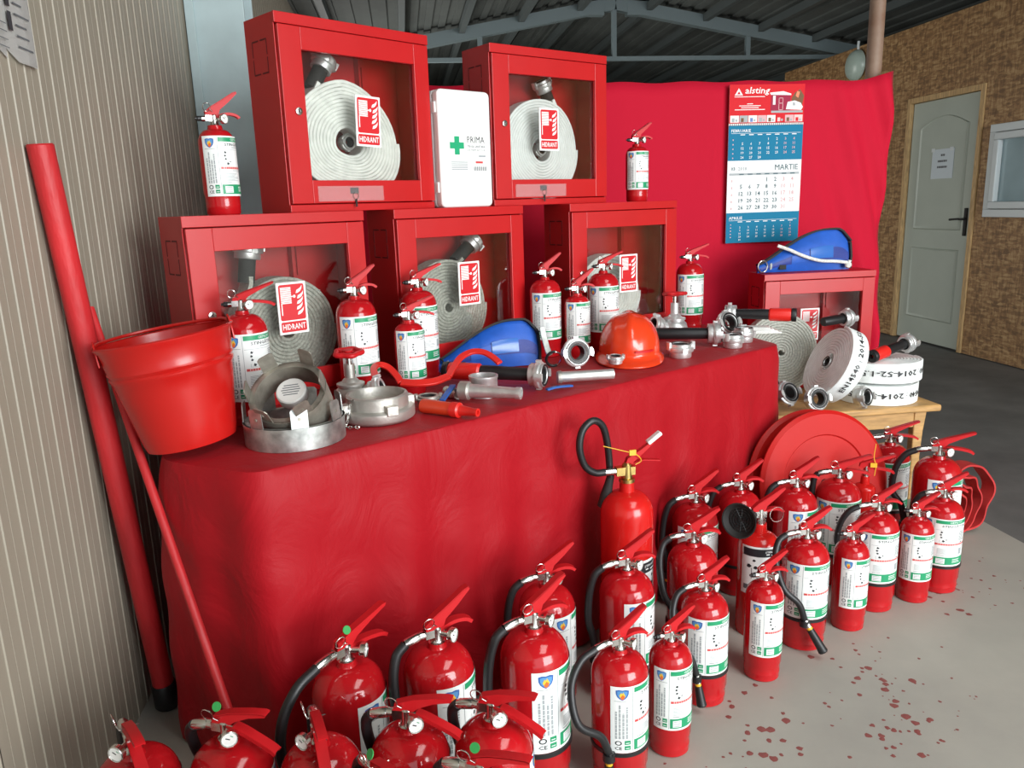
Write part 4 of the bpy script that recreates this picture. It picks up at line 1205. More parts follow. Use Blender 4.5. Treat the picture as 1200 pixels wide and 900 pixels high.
# ---------------------------------------------------------------- bucket, poles
bk = thing('fire_bucket', 'red metal bucket standing at the left end of the table', 'bucket', T(-.538, 1.905, ZT + .019) @ Matrix.Rotation(math.radians(-8), 4, Vector((.15, 1, 0))) @ RZ(20) @ RY(0))
def bucket_geo():
    P = [(0, .012), (.095, .012), (.097, 0), (.103, .002), (.108, .02)]
    h = .262
    def rad(z): return .108 + (.151 - .108) * (z - .02) / (h - .02)
    for z in (.06, .10, .14, .175): P.append((rad(z), z))
    P += [(rad(.180) + .003, .180), (rad(.186) + .003, .186), (rad(.190), .190), (rad(.198) + .003, .198), (rad(.204), .204), (rad(.25), .25), (rad(h) + .004, h - .004), (rad(h) + .005, h), (rad(h), h + .003), (rad(h) - .003, h)]
    for z in (.25, .20, .14, .06, .02): P.append((rad(z) - .0025, z))
    P.append((0, .018))
    return G().lathe(P, 48, 'red_bucket')
obj('pail', bucket_geo(), bk)
for s_ in (-1, 1):
    e = obj('handle_ear', G().prism([(-.026, -.03), (.026, -.03), (.026, 0), (.016, .022), (0, .03), (-.016, .022), (-.026, 0)], -.002, .002, 'red_bucket', T(s_ * .149, 0, .252) @ RZ(90) @ RX(90)), bk, bevel=.001)
hp = [(-.154, 0, .262)] + [(-.151 * math.cos(PI * k / 12), .142 * math.sin(PI * k / 12), .268 + .004 * math.sin(PI * k / 12)) for k in range(1, 12)] + [(.154, 0, .262)]
obj('handle', G().tube(smooth_path(hp, 4), .0042, 8, 'red_bucket'), bk)

pp0, pp1 = Vector((-.742, 2.07, .004)), Vector((-.778, 1.905, 1.515))
pl_ = thing('leaning_pipe', 'thick red painted pipe with black foot leaning on the ribbed wall', 'pipe', along(pp0, pp1))
Lp = (pp1 - pp0).length
obj('tube', G().lathe([(0, .052), (.026, .052), (.0275, .06), (.0275, Lp - .003), (.025, Lp), (.019, Lp), (.019, Lp - .05), (0, Lp - .05)], 24, 'red_old_paint'), pl_)
obj('rubber_foot', G().lathe([(0, 0.003), (.030, 0.003), (.034, .01), (.032, .075), (.029, .080), (.0278, .080), (.0278, .05), (0, .05)], 24, 'black_rubber'), pl_)
q0, q1 = Vector((-.362, 1.505, .0)), Vector((-.784, 2.055, 1.135))
hk = thing('hook_pole', 'thin red fire hook pole leaning across the end of the tablecloth', 'pole', along(q0, q1))
Lq = (q1 - q0).length
obj('shaft', G().tube([(0, 0, .012), (0, 0, Lq * .3), (.001, 0, Lq * .7), (0, 0, Lq)], .0105, 14, 'red_old_paint'), hk)
obj('spike', G().lathe([(0, 0.0), (.004, .006), (.0085, .03), (.0125, .05), (.0125, .07), (.0106, .072)], 12, 'red_old_paint'), hk)

# ================================================================ SMALL GEAR ON THE TABLE
def disc_ring(r_out, r_in, z0, z1, n, mt): return G().lathe([(r_in, z0), (r_out, z0), (r_out, z1), (r_in, z1), (r_in, z0)], n, mt)
# tabbed galvanised rings
def tabbed_ring(label, M, r, h, ntab, tab_h, mt, skip=()):
    t = thing('tabbed_metal_ring', label, 'metal ring', M)
    obj('band', disc_ring(r, r - .004, 0, h, 48, mt), t)
    obj('rim', disc_ring(r + .001, r - .014, h - .004, h, 48, mt), t)
    for k in range(ntab):
        if k in skip: continue
        a = 360 * k / ntab
        g = G(); P = [(-.020, 0), (.020, 0), (.020, tab_h - .006), (.014, tab_h), (-.014, tab_h), (-.020, tab_h - .006)]
        g.prism(P, -.0012, .0012, mt, T(0, 0, 0) @ RX(90))
        q = obj('tab', g, t, RZ(a) @ T(0, -r + .003, h - .004) @ RX(random.uniform(-8, 14)))
        obj('rivet', G().cyl(.004, .0012, .0028, 10, 'galvanised_worn', RX(90)), q, T(0, 0, tab_h * .5))
    return t
RC = (-.298, 1.93)
tabbed_ring('wide galvanised ring with upright tabs lying on the front of the table', T(RC[0], RC[1], ZT + .001) @ RZ(14), .122, .055, 7, .052, 'galvanised')
tabbed_ring('worn metal ring with tabs tilted inside the wide galvanised ring', T(RC[0] + .005, RC[1] + .012, ZT + .070) @ RX(38) @ RY(-8) @ RZ(30), .094, .075, 6, .05, 'galvanised_worn')
tr_ = thing('tape_roll', 'small roll with white printed face inside the tilted metal ring', 'roll', T(RC[0] + .0, RC[1] + .03, ZT + .10) @ RX(42) @ RY(-8))
obj('roll_core', G().lathe([(0, 0), (.036, 0), (.038, .003), (.038, .027), (.035, .03), (0, .03)], 32, 'paper'), tr_)
g = G()
for k in range(5): g.rect(-.024 + .003 * abs(k - 2), .014 - k * .007, .024 - .003 * abs(k - 2), .0168 - k * .007, 'label_grey', T(0, 0, .0304))
obj('face_print', g, tr_, ang=0)
# large blank cap with chain
cap = thing('storz_cap', 'large aluminium coupling cap with chain beside the galvanised ring', 'coupling', T(-.100, 2.075, ZT + .001))
obj('flange', G().lathe([(0, 0), (.088, 0), (.098, .006), (.100, .010), (.100, .030), (.096, .034), (.084, .036), (.084, .036)], 48, 'aluminium_dull'), cap)
obj('collar', G().lathe([(.084, .034), (.084, .066), (.081, .070), (.074, .070), (.072, .066), (.072, .044), (0, .040)], 48, 'aluminium_dull'), cap)
for k in range(4): obj('claw', G().prism([(-.016, .078), (.016, .078), (.016, .104), (-.016, .104)], .026, .052, 'aluminium_dull'), cap, RZ(25 + 90 * k), bevel=.002)
obj('hub_spokes', G().lathe([(0, .040), (.012, .040), (.010, .054), (0, .056)], 12, 'aluminium_dull').box(-.05, .05, -.004, .004, .040, .046, 'aluminium_dull').box(-.004, .004, -.05, .05, .040, .046, 'aluminium_dull'), cap)
def chain_links(pts, r):
    out = []
    for i, p in enumerate(pts[:-1]):
        d = (pts[i + 1] - p)
        M = along(p, pts[i + 1]) @ RZ(90 * (i % 2))
        L = d.length * .72; N = 12
        out.append(G().tube([(r * math.cos(2 * PI * k / N), 0, d.length / 2 + L * math.sin(2 * PI * k / N)) for k in range(N)], .0014, 5, 'wire', M, closed=True))
    return out
cp = smooth_path([Vector((-.060, -.062, .068)), Vector((-.070, -.074, .050)), Vector((-.074, -.082, .020)), Vector((-.080, -.094, .007)), Vector((-.064, -.106, .007)), Vector((-.046, -.110, .007))], 2)
for gg in chain_links(cp, .0035): obj('chain_link', gg, cap)

def handwheel_geo(r, mt):
    g = G(); N = 40
    pts = [((r + .004 * math.cos(5 * 2 * PI * k / N)) * math.cos(2 * PI * k / N), (r + .004 * math.cos(5 * 2 * PI * k / N)) * math.sin(2 * PI * k / N), 0) for k in range(N)]
    g.tube(pts, .0072, 10, mt, closed=True)
    for k in range(5):
        a = 2 * PI * k / 5; g.tube([(0, 0, -.004), (r * .5 * math.cos(a), r * .5 * math.sin(a), -.002), (r * math.cos(a), r * math.sin(a), 0)], .0055, 8, mt)
    g.cyl(.013, -.010, .008, 14, mt)
    return g
def hydrant_valve(label, x, y, rot, outlet_rot, mt, s=1.0, tilt=0):
    v = thing('hydrant_valve', label, 'valve', T(x, y, ZT + .001) @ RZ(rot) @ Matrix.Scale(s, 4))
    obj('body', G().lathe([(0, 0), (.030, 0), (.036, .006), (.045, .020), (.048, .034), (.044, .050), (.036, .058), (.036, .062), (.040, .064), (.040, .070), (.026, .074), (.020, .082), (.015, .086), (.015, .125), (0, .125)], 28, mt), v)
    obj('spindle', G().cyl(.0075, .125, .158, 12, 'chrome'), v)
    obj('handwheel', handwheel_geo(.036, 'red_handle'), v, T(0, 0, .158) @ RX(tilt), label='red handwheel')
    M = RZ(outlet_rot) @ T(.030, 0, .034) @ RY(90 - 18)
    o = obj('outlet', G().lathe([(.018, 0), (.024, 0), (.024, .028), (.030, .030), (.030, .036), (.018, .036), (.018, 0)], 22, mt), v, M)
    c_ = obj('outlet_coupling', storz_geo(.036, .036, 'aluminium'), v, M @ T(0, 0, .030))
    return v
hydrant_valve('hydrant valve with red handwheel beside the large coupling cap', -.178, 2.222, 0, -12, 'aluminium_dull', 1.0, 6)
hydrant_valve('hydrant valve with red handwheel behind the black nozzle near the table end', 1.080, 3.075, 0, 195, 'aluminium', 1.12, -6)

# red spanner with two hooked ends
def hooked_spanner():
    t = thing('hose_spanner', 'red hooked hose spanner lying across the small fittings', 'spanner', T(0, 0, 0))
    a = [(-.106, 2.205, .884), (-.112, 2.262, .900), (-.098, 2.305, .903), (-.072, 2.306, .893), (-.048, 2.272, .873), (-.036, 2.245, .858)]
    h_ = [(-.036, 2.245, .858), (.012, 2.232, .856), (.061, 2.240, .856), (.104, 2.270, .862)]
    b = [(.104, 2.270, .862), (.124, 2.325, .878), (.150, 2.372, .898), (.186, 2.392, .910), (.220, 2.388, .908), (.246, 2.366, .896), (.266, 2.335, .880)]
    up = (0, -.55, .83)
    obj('open_hook', G().bar(smooth_path(a, 6), .020, .008, 'red_wrench', up=up), t, bevel=.0015)
    obj('shank', G().bar(smooth_path(h_, 6), .024, .0085, 'red_wrench', up=up), t, bevel=.0015)
    obj('large_hook', G().bar(smooth_path(b, 6), .020, .008, 'red_wrench', up=up), t, bevel=.0015)
hooked_spanner()

def lying(label, name, cat, p, q, z, secs, extra=None, group=None):
    """lathed tool lying on its side from p to q; secs: list of (part, profile, material)"""
    a = Vector((p[0], p[1], z)); b = Vector((q[0], q[1], q[2] if len(q) > 2 else z))
    t = thing(name, label, cat, along(a, b), group)
    for part, prof, mt in secs: obj(part, G().lathe(prof, 22, mt), t)
    if extra: extra(t, (b - a).length)
    return t
# small orange nozzle
lying('small orange red plastic nozzle pointing right beside the large cap', 'jet_nozzle', 'nozzle', (.022, 2.100), (.146, 2.000), ZT + .021,
      [('barrel', [(0, 0), (.019, 0), (.020, .004), (.0185, .10), (0, .10)], 'orange_plastic'), ('collar', [(0, .10), (.021, .10), (.021, .122), (.016, .126), (0, .126)], 'red_plastic'),
       ('tip', [(0, .126), (.015, .126), (.010, .172), (.011, .174), (.011, .182), (.006, .182), (.005, .17), (0, .17)], 'red_plastic')], group='nozzles on the table')
# ball valve with blue lever
bv = thing('ball_valve', 'brass ball valve with blue lever lying on the table', 'valve', T(.112, 2.245, ZT + .018) @ RZ(-58))
obj('valve_body', G().lathe([(.010, -.03), (.016, -.03), (.016, -.018), (.012, -.016), (.017, -.006), (.017, .006), (.012, .016), (.016, .018), (.016, .03), (.010, .03)], 16, 'aluminium_dull', RY(90)), bv)
obj('blue_lever', G().bar(smooth_path([(0, 0, .022), (.02, -.012, .024), (.045, -.05, .014), (.07, -.085, .004)], 4), .017, .006, 'blue_lever'), bv, bevel=.0015)
# silver straight nozzle
lying('silver straight metal nozzle pointing right in front of the black branch pipe', 'metal_nozzle', 'nozzle', (.130, 2.195), (.285, 2.115), ZT + .036,
      [('coupling_nut', [(0, 0), (.022, 0), (.027, .004), (.027, .030), (.022, .034), (0, .034)], 'aluminium_dull'),
       ('barrel', [(0, .034), (.019, .034), (.020, .045), (.0155, .17), (.0175, .175), (.0175, .188), (.009, .190), (.008, .18), (0, .18)], 'aluminium')], group='nozzles on the table')
coupling('small dull metal collar lying between the orange nozzle and the spanner', T(.040, 2.180, ZT + .001), .036, .030, 'aluminium_dull', gasket=False)
col2 = thing('pipe_collar', 'open metal collar standing behind the silver straight nozzle', 'collar', T(.206, 2.255, ZT + .001))
obj('sleeve', G().lathe([(.038, 0), (.046, 0), (.046, .012), (.042, .014), (.042, .052), (.044, .056), (.044, .062), (.038, .062), (.038, 0)], 32, 'aluminium'), col2)
obj('lug', G().box(.040, .054, -.008, .008, .012, .03, 'aluminium'), col2, RZ(-150), bevel=.002)
# branch pipes: red control, black grip, claw coupling
def branch_pipe(label, p, q, z, flip=False, red=True, L=None, s=1.0, barrel=False):
    a = Vector((p[0], p[1], z)); b = Vector((q[0], q[1], q[2] if len(q) > 2 else z)); D = (b - a).length
    t = thing('branch_pipe', label, 'fire nozzle', along(a, b), 'branch pipes')
    hc = .045 * s
    if red:
        obj('tip_ring', G().lathe([(.010, .0), (.026 * s, .0), (.028 * s, .004), (.028 * s, .018), (.024 * s, .02), (.010, .02), (.010, 0)], 24, 'black_rubber'), t)
        obj('control_sleeve', G().lathe([(0, .02), (.025 * s, .02), (.027 * s, .026), (.027 * s, D * .36), (.022 * s, D * .38), (0, D * .38)], 24, 'red_plastic'), t, label='red control sleeve')
        obj('grip', G().lathe([(0, D * .38), (.021 * s, D * .38), (.022 * s, D * .42), (.020 * s, D - hc), (0, D - hc)], 24, 'black_rubber'), t, label='black rubber grip')
    else:
        obj('grip', G().lathe([(0, 0), (.019 * s, 0), (.021 * s, .006), (.0215 * s, D * .5), (.020 * s, D - hc), (0, D - hc)], 24, 'black_rubber'), t)
    c = obj('claw_coupling', storz_geo(.042 * s, hc, 'aluminium'), t, T(0, 0, D - hc))
    obj('gasket', ring_rubber(.042 * s, hc), c)
    return t
branch_pipe('red and black branch pipe lying in front of the blue belt pad', (.100, 2.440), (.395, 2.278), ZT + .047)
lying('slim polished metal tube nozzle lying left of the orange helmet', 'metal_nozzle', 'nozzle', (.452, 2.312), (.600, 2.314), ZT + .030,
      [('barrel', [(0, 0), (.016, 0), (.017, .004), (.0155, .15), (.016, .155), (.016, .166), (.011, .166), (.010, .15), (0, .15)], 'aluminium'),
       ('thread_ring', [(0, -.012), (.019, -.012), (.020, -.008), (.020, 0), (0, .001)], 'aluminium_dull')], group='nozzles on the table')
lv = thing('valve_lever', 'short blue lever handle under the polished tube nozzle', 'lever', T(.425, 2.262, ZT + .008))
obj('handle', G().bar(smooth_path([(-.03, -.012, .0), (.0, .0, .003), (.03, .010, .002), (.055, .02, .0)], 4), .015, .006, 'blue_lever'), lv, bevel=.0015)
# white claw coupling standing on edge
coupling('white ringed coupling standing on edge facing the viewer left of the helmet', T(.548, 2.585, ZT + .053) @ RZ(12) @ RX(82), .050, .045, 'aluminium', bore='black_rubber')
# leaning ring spanner
rs = thing('ring_spanner', 'silver spanner with black ring end leaning on the blue belt pad', 'spanner', T(-.014, 0, .008))
obj('bar', G().bar(smooth_path([(.466, 2.640, .930), (.470, 2.625, .895), (.478, 2.600, .852), (.484, 2.590, .838)], 4), .020, .008, 'galvanised', up=(0, -1, .3)), rs, bevel=.0015)
N = 24
obj('ring_end', G().tube([(.493 + .026 * math.cos(2 * PI * k / N), 2.575 - .008 * math.sin(2 * PI * k / N), .828 + .026 * math.sin(2 * PI * k / N)) for k in range(N)], .0032, 8, 'chrome', closed=True), rs)
obj('ring_sleeve', G().tube([(.493 + .026 * math.cos(PI * k / 14 + 1.4), 2.575 - .008 * math.sin(PI * k / 14 + 1.4), .828 + .026 * math.sin(PI * k / 14 + 1.4)) for k in range(18)], .0048, 8, 'black_rubber'), rs)

# helmet
def helmet():
    t = thing('safety_helmet', 'glossy orange red safety helmet with visor brim on the table', 'helmet', T(.772, 2.672, ZT + .004) @ RZ(-14))
    # local -y is the front
    N, K = 48, 14
    vs = []; fs = []
    def rx(a): return 1
    for r in range(K + 1):
        f = PI / 2 * r / K
        for k in range(N):
            a = 2 * PI * k / N
            x = .108 * math.cos(a) * math.cos(f) ** .82; y = .132 * math.sin(a) * math.cos(f) ** .82; z = .030 + .132 * math.sin(f) ** .95
            rdg = math.exp(-(x / .020) ** 2) * .010 * min(1, math.cos(f) * 3 + .4) * (1 if f > .35 else f / .35)
            rdg += math.exp(-((abs(x) - .055) / .012) ** 2) * .003 * math.sin(2 * f)
            n = Vector((x / .108, y / .132, math.sin(f))).normalized()
            vs.append((x + n.x * rdg, y + n.y * rdg, z + n.z * rdg))
    for r in range(K):
        for k in range(N):
            k2 = (k + 1) % N; fs.append((r * N + k, r * N + k2, (r + 1) * N + k2, (r + 1) * N + k))
    g = G().add(vs, fs, 'helmet_orange'); obj('shell', g, t, ang=60)
    vs = []; fs = []
    prof = [(-.006, .034), (0, .030), (.010, .024), (.5, .016), (1.0, .008), (1.03, .005), (1.0, .002), (.5, .009), (0, .020)]
    for k in range(N):
        a = 2 * PI * k / N
        fr = max(0, -math.sin(a)); w = .014 + .040 * fr ** 2.2
        for u, z in prof:
            x = (.108 + w * max(-.5, u)) * math.cos(a); y = (.132 + w * max(-.5, u)) * math.sin(a)
            vs.append((x, y, z - (.006 * fr if u > .3 else 0) + .002))
    n = len(prof)
    for k in range(N):
        k2 = (k + 1) % N
        for j in range(n):
            j2 = (j + 1) % n
            fs.append((k * n + j, k2 * n + j, k2 * n + j2, k * n + j2))
    obj('brim', G().add(vs, fs, 'helmet_orange'), t, ang=60)
    obj('inner_band', G().lathe([(.096, .012), (.100, .012), (.100, .045), (.096, .045), (.096, .012)], 32, 'black_matte').map(lambda v: (v.x, v.y * 1.2, v.z)), t)
    obj('visor_slot', G().bar([(.125 * math.cos(a) * .90, .150 * math.sin(a) * .93, .046) for a in [math.radians(-90 + 4 * k) for k in range(2, 12)]], .003, .007, 'red_handle'), t)
    obj('strap_clip', G().box(.104, .122, .02, .034, .002, .012, 'blue_lever'), t, bevel=.002)
helmet()
coupling('small claw coupling resting on the front brim of the helmet', T(.678, 2.512, ZT + .0225) @ RX(6), .028, .026, 'aluminium', gasket=False)
# fittings at the right end
branch_pipe('black gripped branch pipe right of the helmet with its claw coupling to the right', (.930, 2.870), (1.165, 2.800), ZT + .053, red=False, s=1.05)
coupling('claw coupling standing mouth up at the table edge right of the helmet', T(.955, 2.650, ZT + .001), .046, .050)
coupling('claw coupling standing right of the black gripped branch pipe, nearer the table edge', T(1.205, 2.775, ZT + .001) @ RZ(30), .042, .050)
coupling('rightmost claw coupling standing on the table corner', T(1.292, 2.875, ZT + .001) @ RZ(70), .042, .055)
coupling('claw coupling tipped on edge behind the two standing at the table corner', T(1.262, 3.000, ZT + .050) @ RZ(20) @ RX(65), .050, .042)
branch_pipe('red and black branch pipe bridging from the table corner to the grey hose roll', (1.560, 2.975), (1.315, 3.115), ZT + .080)

# belt pads
def belt_pad(label, M, rope):
    t = thing('safety_belt_pad', label, 'safety belt', M)
    L, Hh = .40, .185
    def outline(u):      # u 0..1 along; returns bottom, top
        top = .035 + (Hh - .035) * min(1, (math.sin(min(1, u / .78) * PI / 2)) ** 1.25)
        if u > .86: top -= .06 * ((u - .86) / .14) ** 2
        bot = .010 * abs(u - .5) * 0
        return bot, top
    def thick(u, v): return .012 + .030 * math.sin(PI * min(1, max(0, v))) * math.sin(PI * min(1, .08 + u * .86))
    N, K = 30, 12
    def surf(off, u0=0, u1=1, v0=0, v1=1, nn=N, kk=K, mt='blue_nylon', both=True):
        g = G(); vs = []; fs = []
        for i in range(nn + 1):
            u = u0 + (u1 - u0) * i / nn; b, tp = outline(u)
            for j in range(kk + 1):
                v = v0 + (v1 - v0) * j / kk
                seam = -.006 * max(math.exp(-((v - .80) / .02) ** 2), math.exp(-((u - .40) / .012) ** 2)) if off == 0 else 0
                vs.append((u * L, -(thick(u, v) + off + seam) + .06 * (u - .5) ** 2 * 0, b + (tp - b) * v))
        M_ = kk + 1
        for i in range(nn):
            for j in range(kk): fs.append((i * M_ + j, (i + 1) * M_ + j, (i + 1) * M_ + j + 1, i * M_ + j + 1))
        if both:
            o = len(vs); vs += [(x, .0 if off == 0 else y + .003, z) for x, y, z in vs[:o]]
            fs += [(o + f[3], o + f[2], o + f[1], o + f[0]) for f in fs[:]]
            ring = [i * M_ for i in range(nn + 1)] + [nn * M_ + j for j in range(1, M_)] + [i * M_ + kk for i in range(nn - 1, -1, -1)] + [j for j in range(kk - 1, 0, -1)]
            for a, b in zip(ring, ring[1:] + ring[:1]): fs.append((b, a, o + a, o + b))
        return g.add(vs, fs, mt)
    pad = obj('pad', surf(0), t, ang=50)
    edge = [(u * L, -.014, outline(u)[1] + .002) for u in [k / 26 for k in range(27)]] + [(L + .002, -.012, .12), (L + .003, -.014, .06), (L, -.012, .004)]
    obj('edge_binding', G().bar(edge, .036, .008, 'black_matte', up=(0, 0, 1) if False else (-.3, 0, 1)), pad)
    obj('webbing', surf(.0035, .02, .985, .27, .56, 24, 4, 'blue_nylon_dark', False), pad, ang=50)
    obj('pocket', surf(.0065, .54, .80, .30, .60, 10, 4, 'blue_vinyl', False), pad, ang=50)
    obj('patch', surf(.0055, .34, .53, .27, .56, 8, 4, 'blue_nylon', False), pad, ang=50)
    obj('keeper', surf(.0075, .115, .135, .20, .66, 3, 6, 'label_light_grey', False), pad)
    g = G(); N2 = 16
    g.tube([(.016 + .020 * math.cos(2 * PI * k / N2), -.030 - .004 * math.sin(2 * PI * k / N2), .028 + .026 * math.sin(2 * PI * k / N2)) for k in range(N2)], .0030, 8, 'wire' if rope else 'black_matte', closed=True)
    obj('d_ring', g, t)
    obj('buckle', G().box(.085, .115, -.036, -.030, .010, .040, 'black_matte'), t, bevel=.002)
    if rope:
        pr = smooth_path([(.075, -.045, .118), (.12, -.052, .098), (.18, -.060, .066), (.25, -.056, .043), (.32, -.050, .037), (.375, -.045, .030)], 8)
        obj('rope', G().tube(pr, .0075, 10, 'rope'), t, label='white rope')
        obj('rope_knot', G().lathe([(0, -.016), (.010, -.012), (.015, 0), (.011, .010), (.006, .014), (.008, .022), (0, .022)], 10, 'rope', along((.380, -.045, .018), (.392, -.047, .05))), t)
    return t
belt_pad('blue padded safety belt leaning on the table in front of the middle cabinet', T(.070, 2.615, ZT + .003) @ RZ(6) @ RX(-16) @ Matrix.Diagonal((.93, 1, .86, 1)), False)
belt_pad('blue padded safety belt with white rope lying on the low right cabinet', T(1.625, 3.50, 1.004) @ RX(-8) @ Matrix.Diagonal((1.14, 1, 1.02, 1)), True)

# ================================================================ BENCH WITH HOSES
bench = thing('wooden_stool', 'varnished pine stool under the white hose rolls', 'stool', T(1.50, 3.00, 0))
BW, BD, BH = .765, .62, .45
def plank(k):
    return G().box(0, BW, k * BD / 3 + .001, (k + 1) * BD / 3 - .001, BH - .030, BH, 'pine')
for k in range(3): obj('seat_plank', plank(k), bench, bevel=.008)
for (x, y) in ((.05, .05), (BW - .09, .05), (.05, BD - .09), (BW - .09, BD - .09)):
    P = [(0, 0), (.045, 0), (.050, .10), (.040, .20), (.046, .32), (.058, .42), (0, .42)]
    obj('leg', G().prism(P, -.040, 0, 'pine', RX(90)), bench, T(x, y, .001), bevel=.005)
obj('apron', G().box(.10, BW - .09, .055, .075, .34, .419, 'pine'), bench, bevel=.003)
obj('apron', G().box(.10, BW - .09, BD - .075, BD - .055, .34, .419, 'pine'), bench, bevel=.003)
def rolled_hose(label, M, r, turns, wdt, mt, seed, txt=None, wob=.02, r0=.03, reverse=False, shape=None, txt_a=0, tscale=1.0, coup=None):
    t = thing('hose_roll', label, 'fire hose', M, 'hose rolls by the stool')
    b = obj('hose_band', hose_roll_geo(r0, r, turns, wdt, mt, .0135, wob, seed, shape), t)
    if txt:
        h_ = wdt * .29
        n = 44; pitch = (r - r0) / turns
        rnd = random.Random(seed); ph = [rnd.uniform(0, 6) for _ in range(4)]
        def rad(a):
            q = r + wob * r * (.5 * math.sin(2 * a + ph[0] + .6) + .35 * math.sin(3 * a + ph[1] + 1) + .2 * math.sin(5 * a + ph[2] - 2))
            return q + .0068
        def fn(v):
            if reverse: a = txt_a - v.x / r; z = wdt * .66 - v.y
            else: a = txt_a + v.x / r; z = wdt * .34 + v.y
            q = rad(a); return (q * math.cos(a), q * math.sin(a), z)
        x = 0
        for word, gap in txt:
            w_ = h_ * .84 * len(word) * (.4 if word == ':' else 1)
            g = G().text(word, x, 0, h_ * (.5 if word == ':' else 1), 'label_black', None, 0, w=w_); x += w_ + gap
            obj('hose_print', g.map(fn), b, ang=0)
    if coup:
        for (cm, cr) in coup:
            c = obj('end_coupling', storz_geo(cr, .05, 'aluminium'), t, cm); obj('gasket', ring_rubber(cr, .05), c)
    return t
SC = (2.075, 3.195)
words1 = (('EN14540', .012), (':', .012), ('2014-52-1.5', 0))
rolled_hose('white hose roll lying flat on the stool, lower of the stacked pair', T(SC[0] - .008, SC[1], BH + .001), .172, 10, .086, 'white_hose_cool', 21, words1, .012, .03, True, None, math.radians(-22))
rolled_hose('white hose roll lying flat on top of the stacked pair beside the leaning roll', T(SC[0] + .004, SC[1] + .004, BH + .0945) @ RX(-1.5), .178, 11, .088, 'white_hose_cool', 23, words1, .02, .03, True, None, math.radians(-8))
branch_pipe('red and black branch pipe lying on top of the two stacked hose rolls', (1.955, 3.06), (2.205, 3.17, BH + .251), BH + .218)
# roll leaning against the stack, its face turned up to the left
nrm = Vector((-.90, .04, .42)).normalized()
Ml = Matrix.Translation(Vector((1.775, 3.100, .650)) - nrm * .078) @ nrm.to_track_quat('Z', 'X').to_matrix().to_4x4()
_d = Ml.to_3x3().inverted() @ Vector((-.15, -.90, -.18)); LEAN_A = math.atan2(_d.y, _d.x) - .38
rolled_hose('white hose roll leaning tilted against the stacked pair with EN14540 on its edge', Ml, .163, 10, .078, 'white_hose_cool', 25, (('EN14540', .012), (':', .012), ('2014-52-1.5', 0)), .02, .035, False, None, LEAN_A, coup=[(T(0, 0, .03), .030)])
# grey roll standing behind
Mg = T(1.69, 3.400, BH + .196) @ RZ(-4) @ RX(84)
rolled_hose('grey hose roll standing against the low right cabinet behind the tilted white roll', Mg, .180, 14, .060, 'grey_hose', 27, None, .015, .012)
branch_pipe('black branch pipe with claw coupling lying behind the tilted white roll', (1.860, 3.300), (2.010, 3.330, .80), .79, red=False)
coupling('claw coupling lying on its side under the tilted hose roll, left of three', T(1.535, 3.190, .520) @ RZ(25) @ RX(68), .056, .055)
coupling('claw coupling lying on its side under the tilted hose roll, middle of three', T(1.560, 3.075, .516) @ RZ(20) @ RX(62), .052, .060)
coupling('claw coupling facing the viewer low beside the hose reel under the tilted roll', T(1.668, 3.012, .511) @ RZ(8) @ RX(74), .052, .05)
coupling('claw coupling squeezed between the lower stacked roll and the tilted roll', T(1.885, 3.035, .501) @ RZ(30) @ RX(80), .045, .05)

fh = thing('flat_hose', 'folded flat white hose lying at the right back corner of the table', 'fire hose', T(1.30, 3.06, ZT + .003))
for k in range(4): obj('hose_fold', G().bar(smooth_path([(-.02 + .012 * k, .05 - .01 * k, .002 + .0065 * k), (.05, .01, .004 + .0065 * k), (.13, -.03, .006 + .0065 * k), (.21 - .015 * k, -.045, .006 + .0065 * k)], 5), .062, .0055, 'white_hose'), fh, bevel=.0015)

# ================================================================ HOSE REEL AND RED HOSE ON THE FLOOR
rn = Vector((.14, -.97, .20)).normalized()
rc = Vector((1.50, 2.585, .300))
Mr = Matrix.Translation(rc) @ rn.to_track_quat('Z', 'Y').to_matrix().to_4x4() @ Matrix.Scale(.95, 4)
reel = thing('hose_reel', 'large red metal hose reel disc pair standing on the floor by the table corner', 'hose reel', Mr)
def disc(z):
    return G().lathe([(.018, z), (.06, z), (.062, z + .004), (.19, z + .004), (.195, z + .010), (.275, z + .012), (.284, z + .006), (.290, z + .002), (.290, z - .004), (.284, z - .004), (.276, z + .005), (.195, z + .004), (.19, z - .002), (.018, z - .004), (.018, z)], 72, 'red_reel')
obj('front_disc', disc(0.0), reel)
obj('rear_disc', disc(-.085), reel)
obj('drum', G().lathe([(.10, -.084), (.10, -.002)], 40, 'red_reel'), reel)
obj('axle', G().lathe([(0, -.10), (.016, -.10), (.016, .004), (.012, .006), (0, .006)], 18, 'black_rubber'), reel)
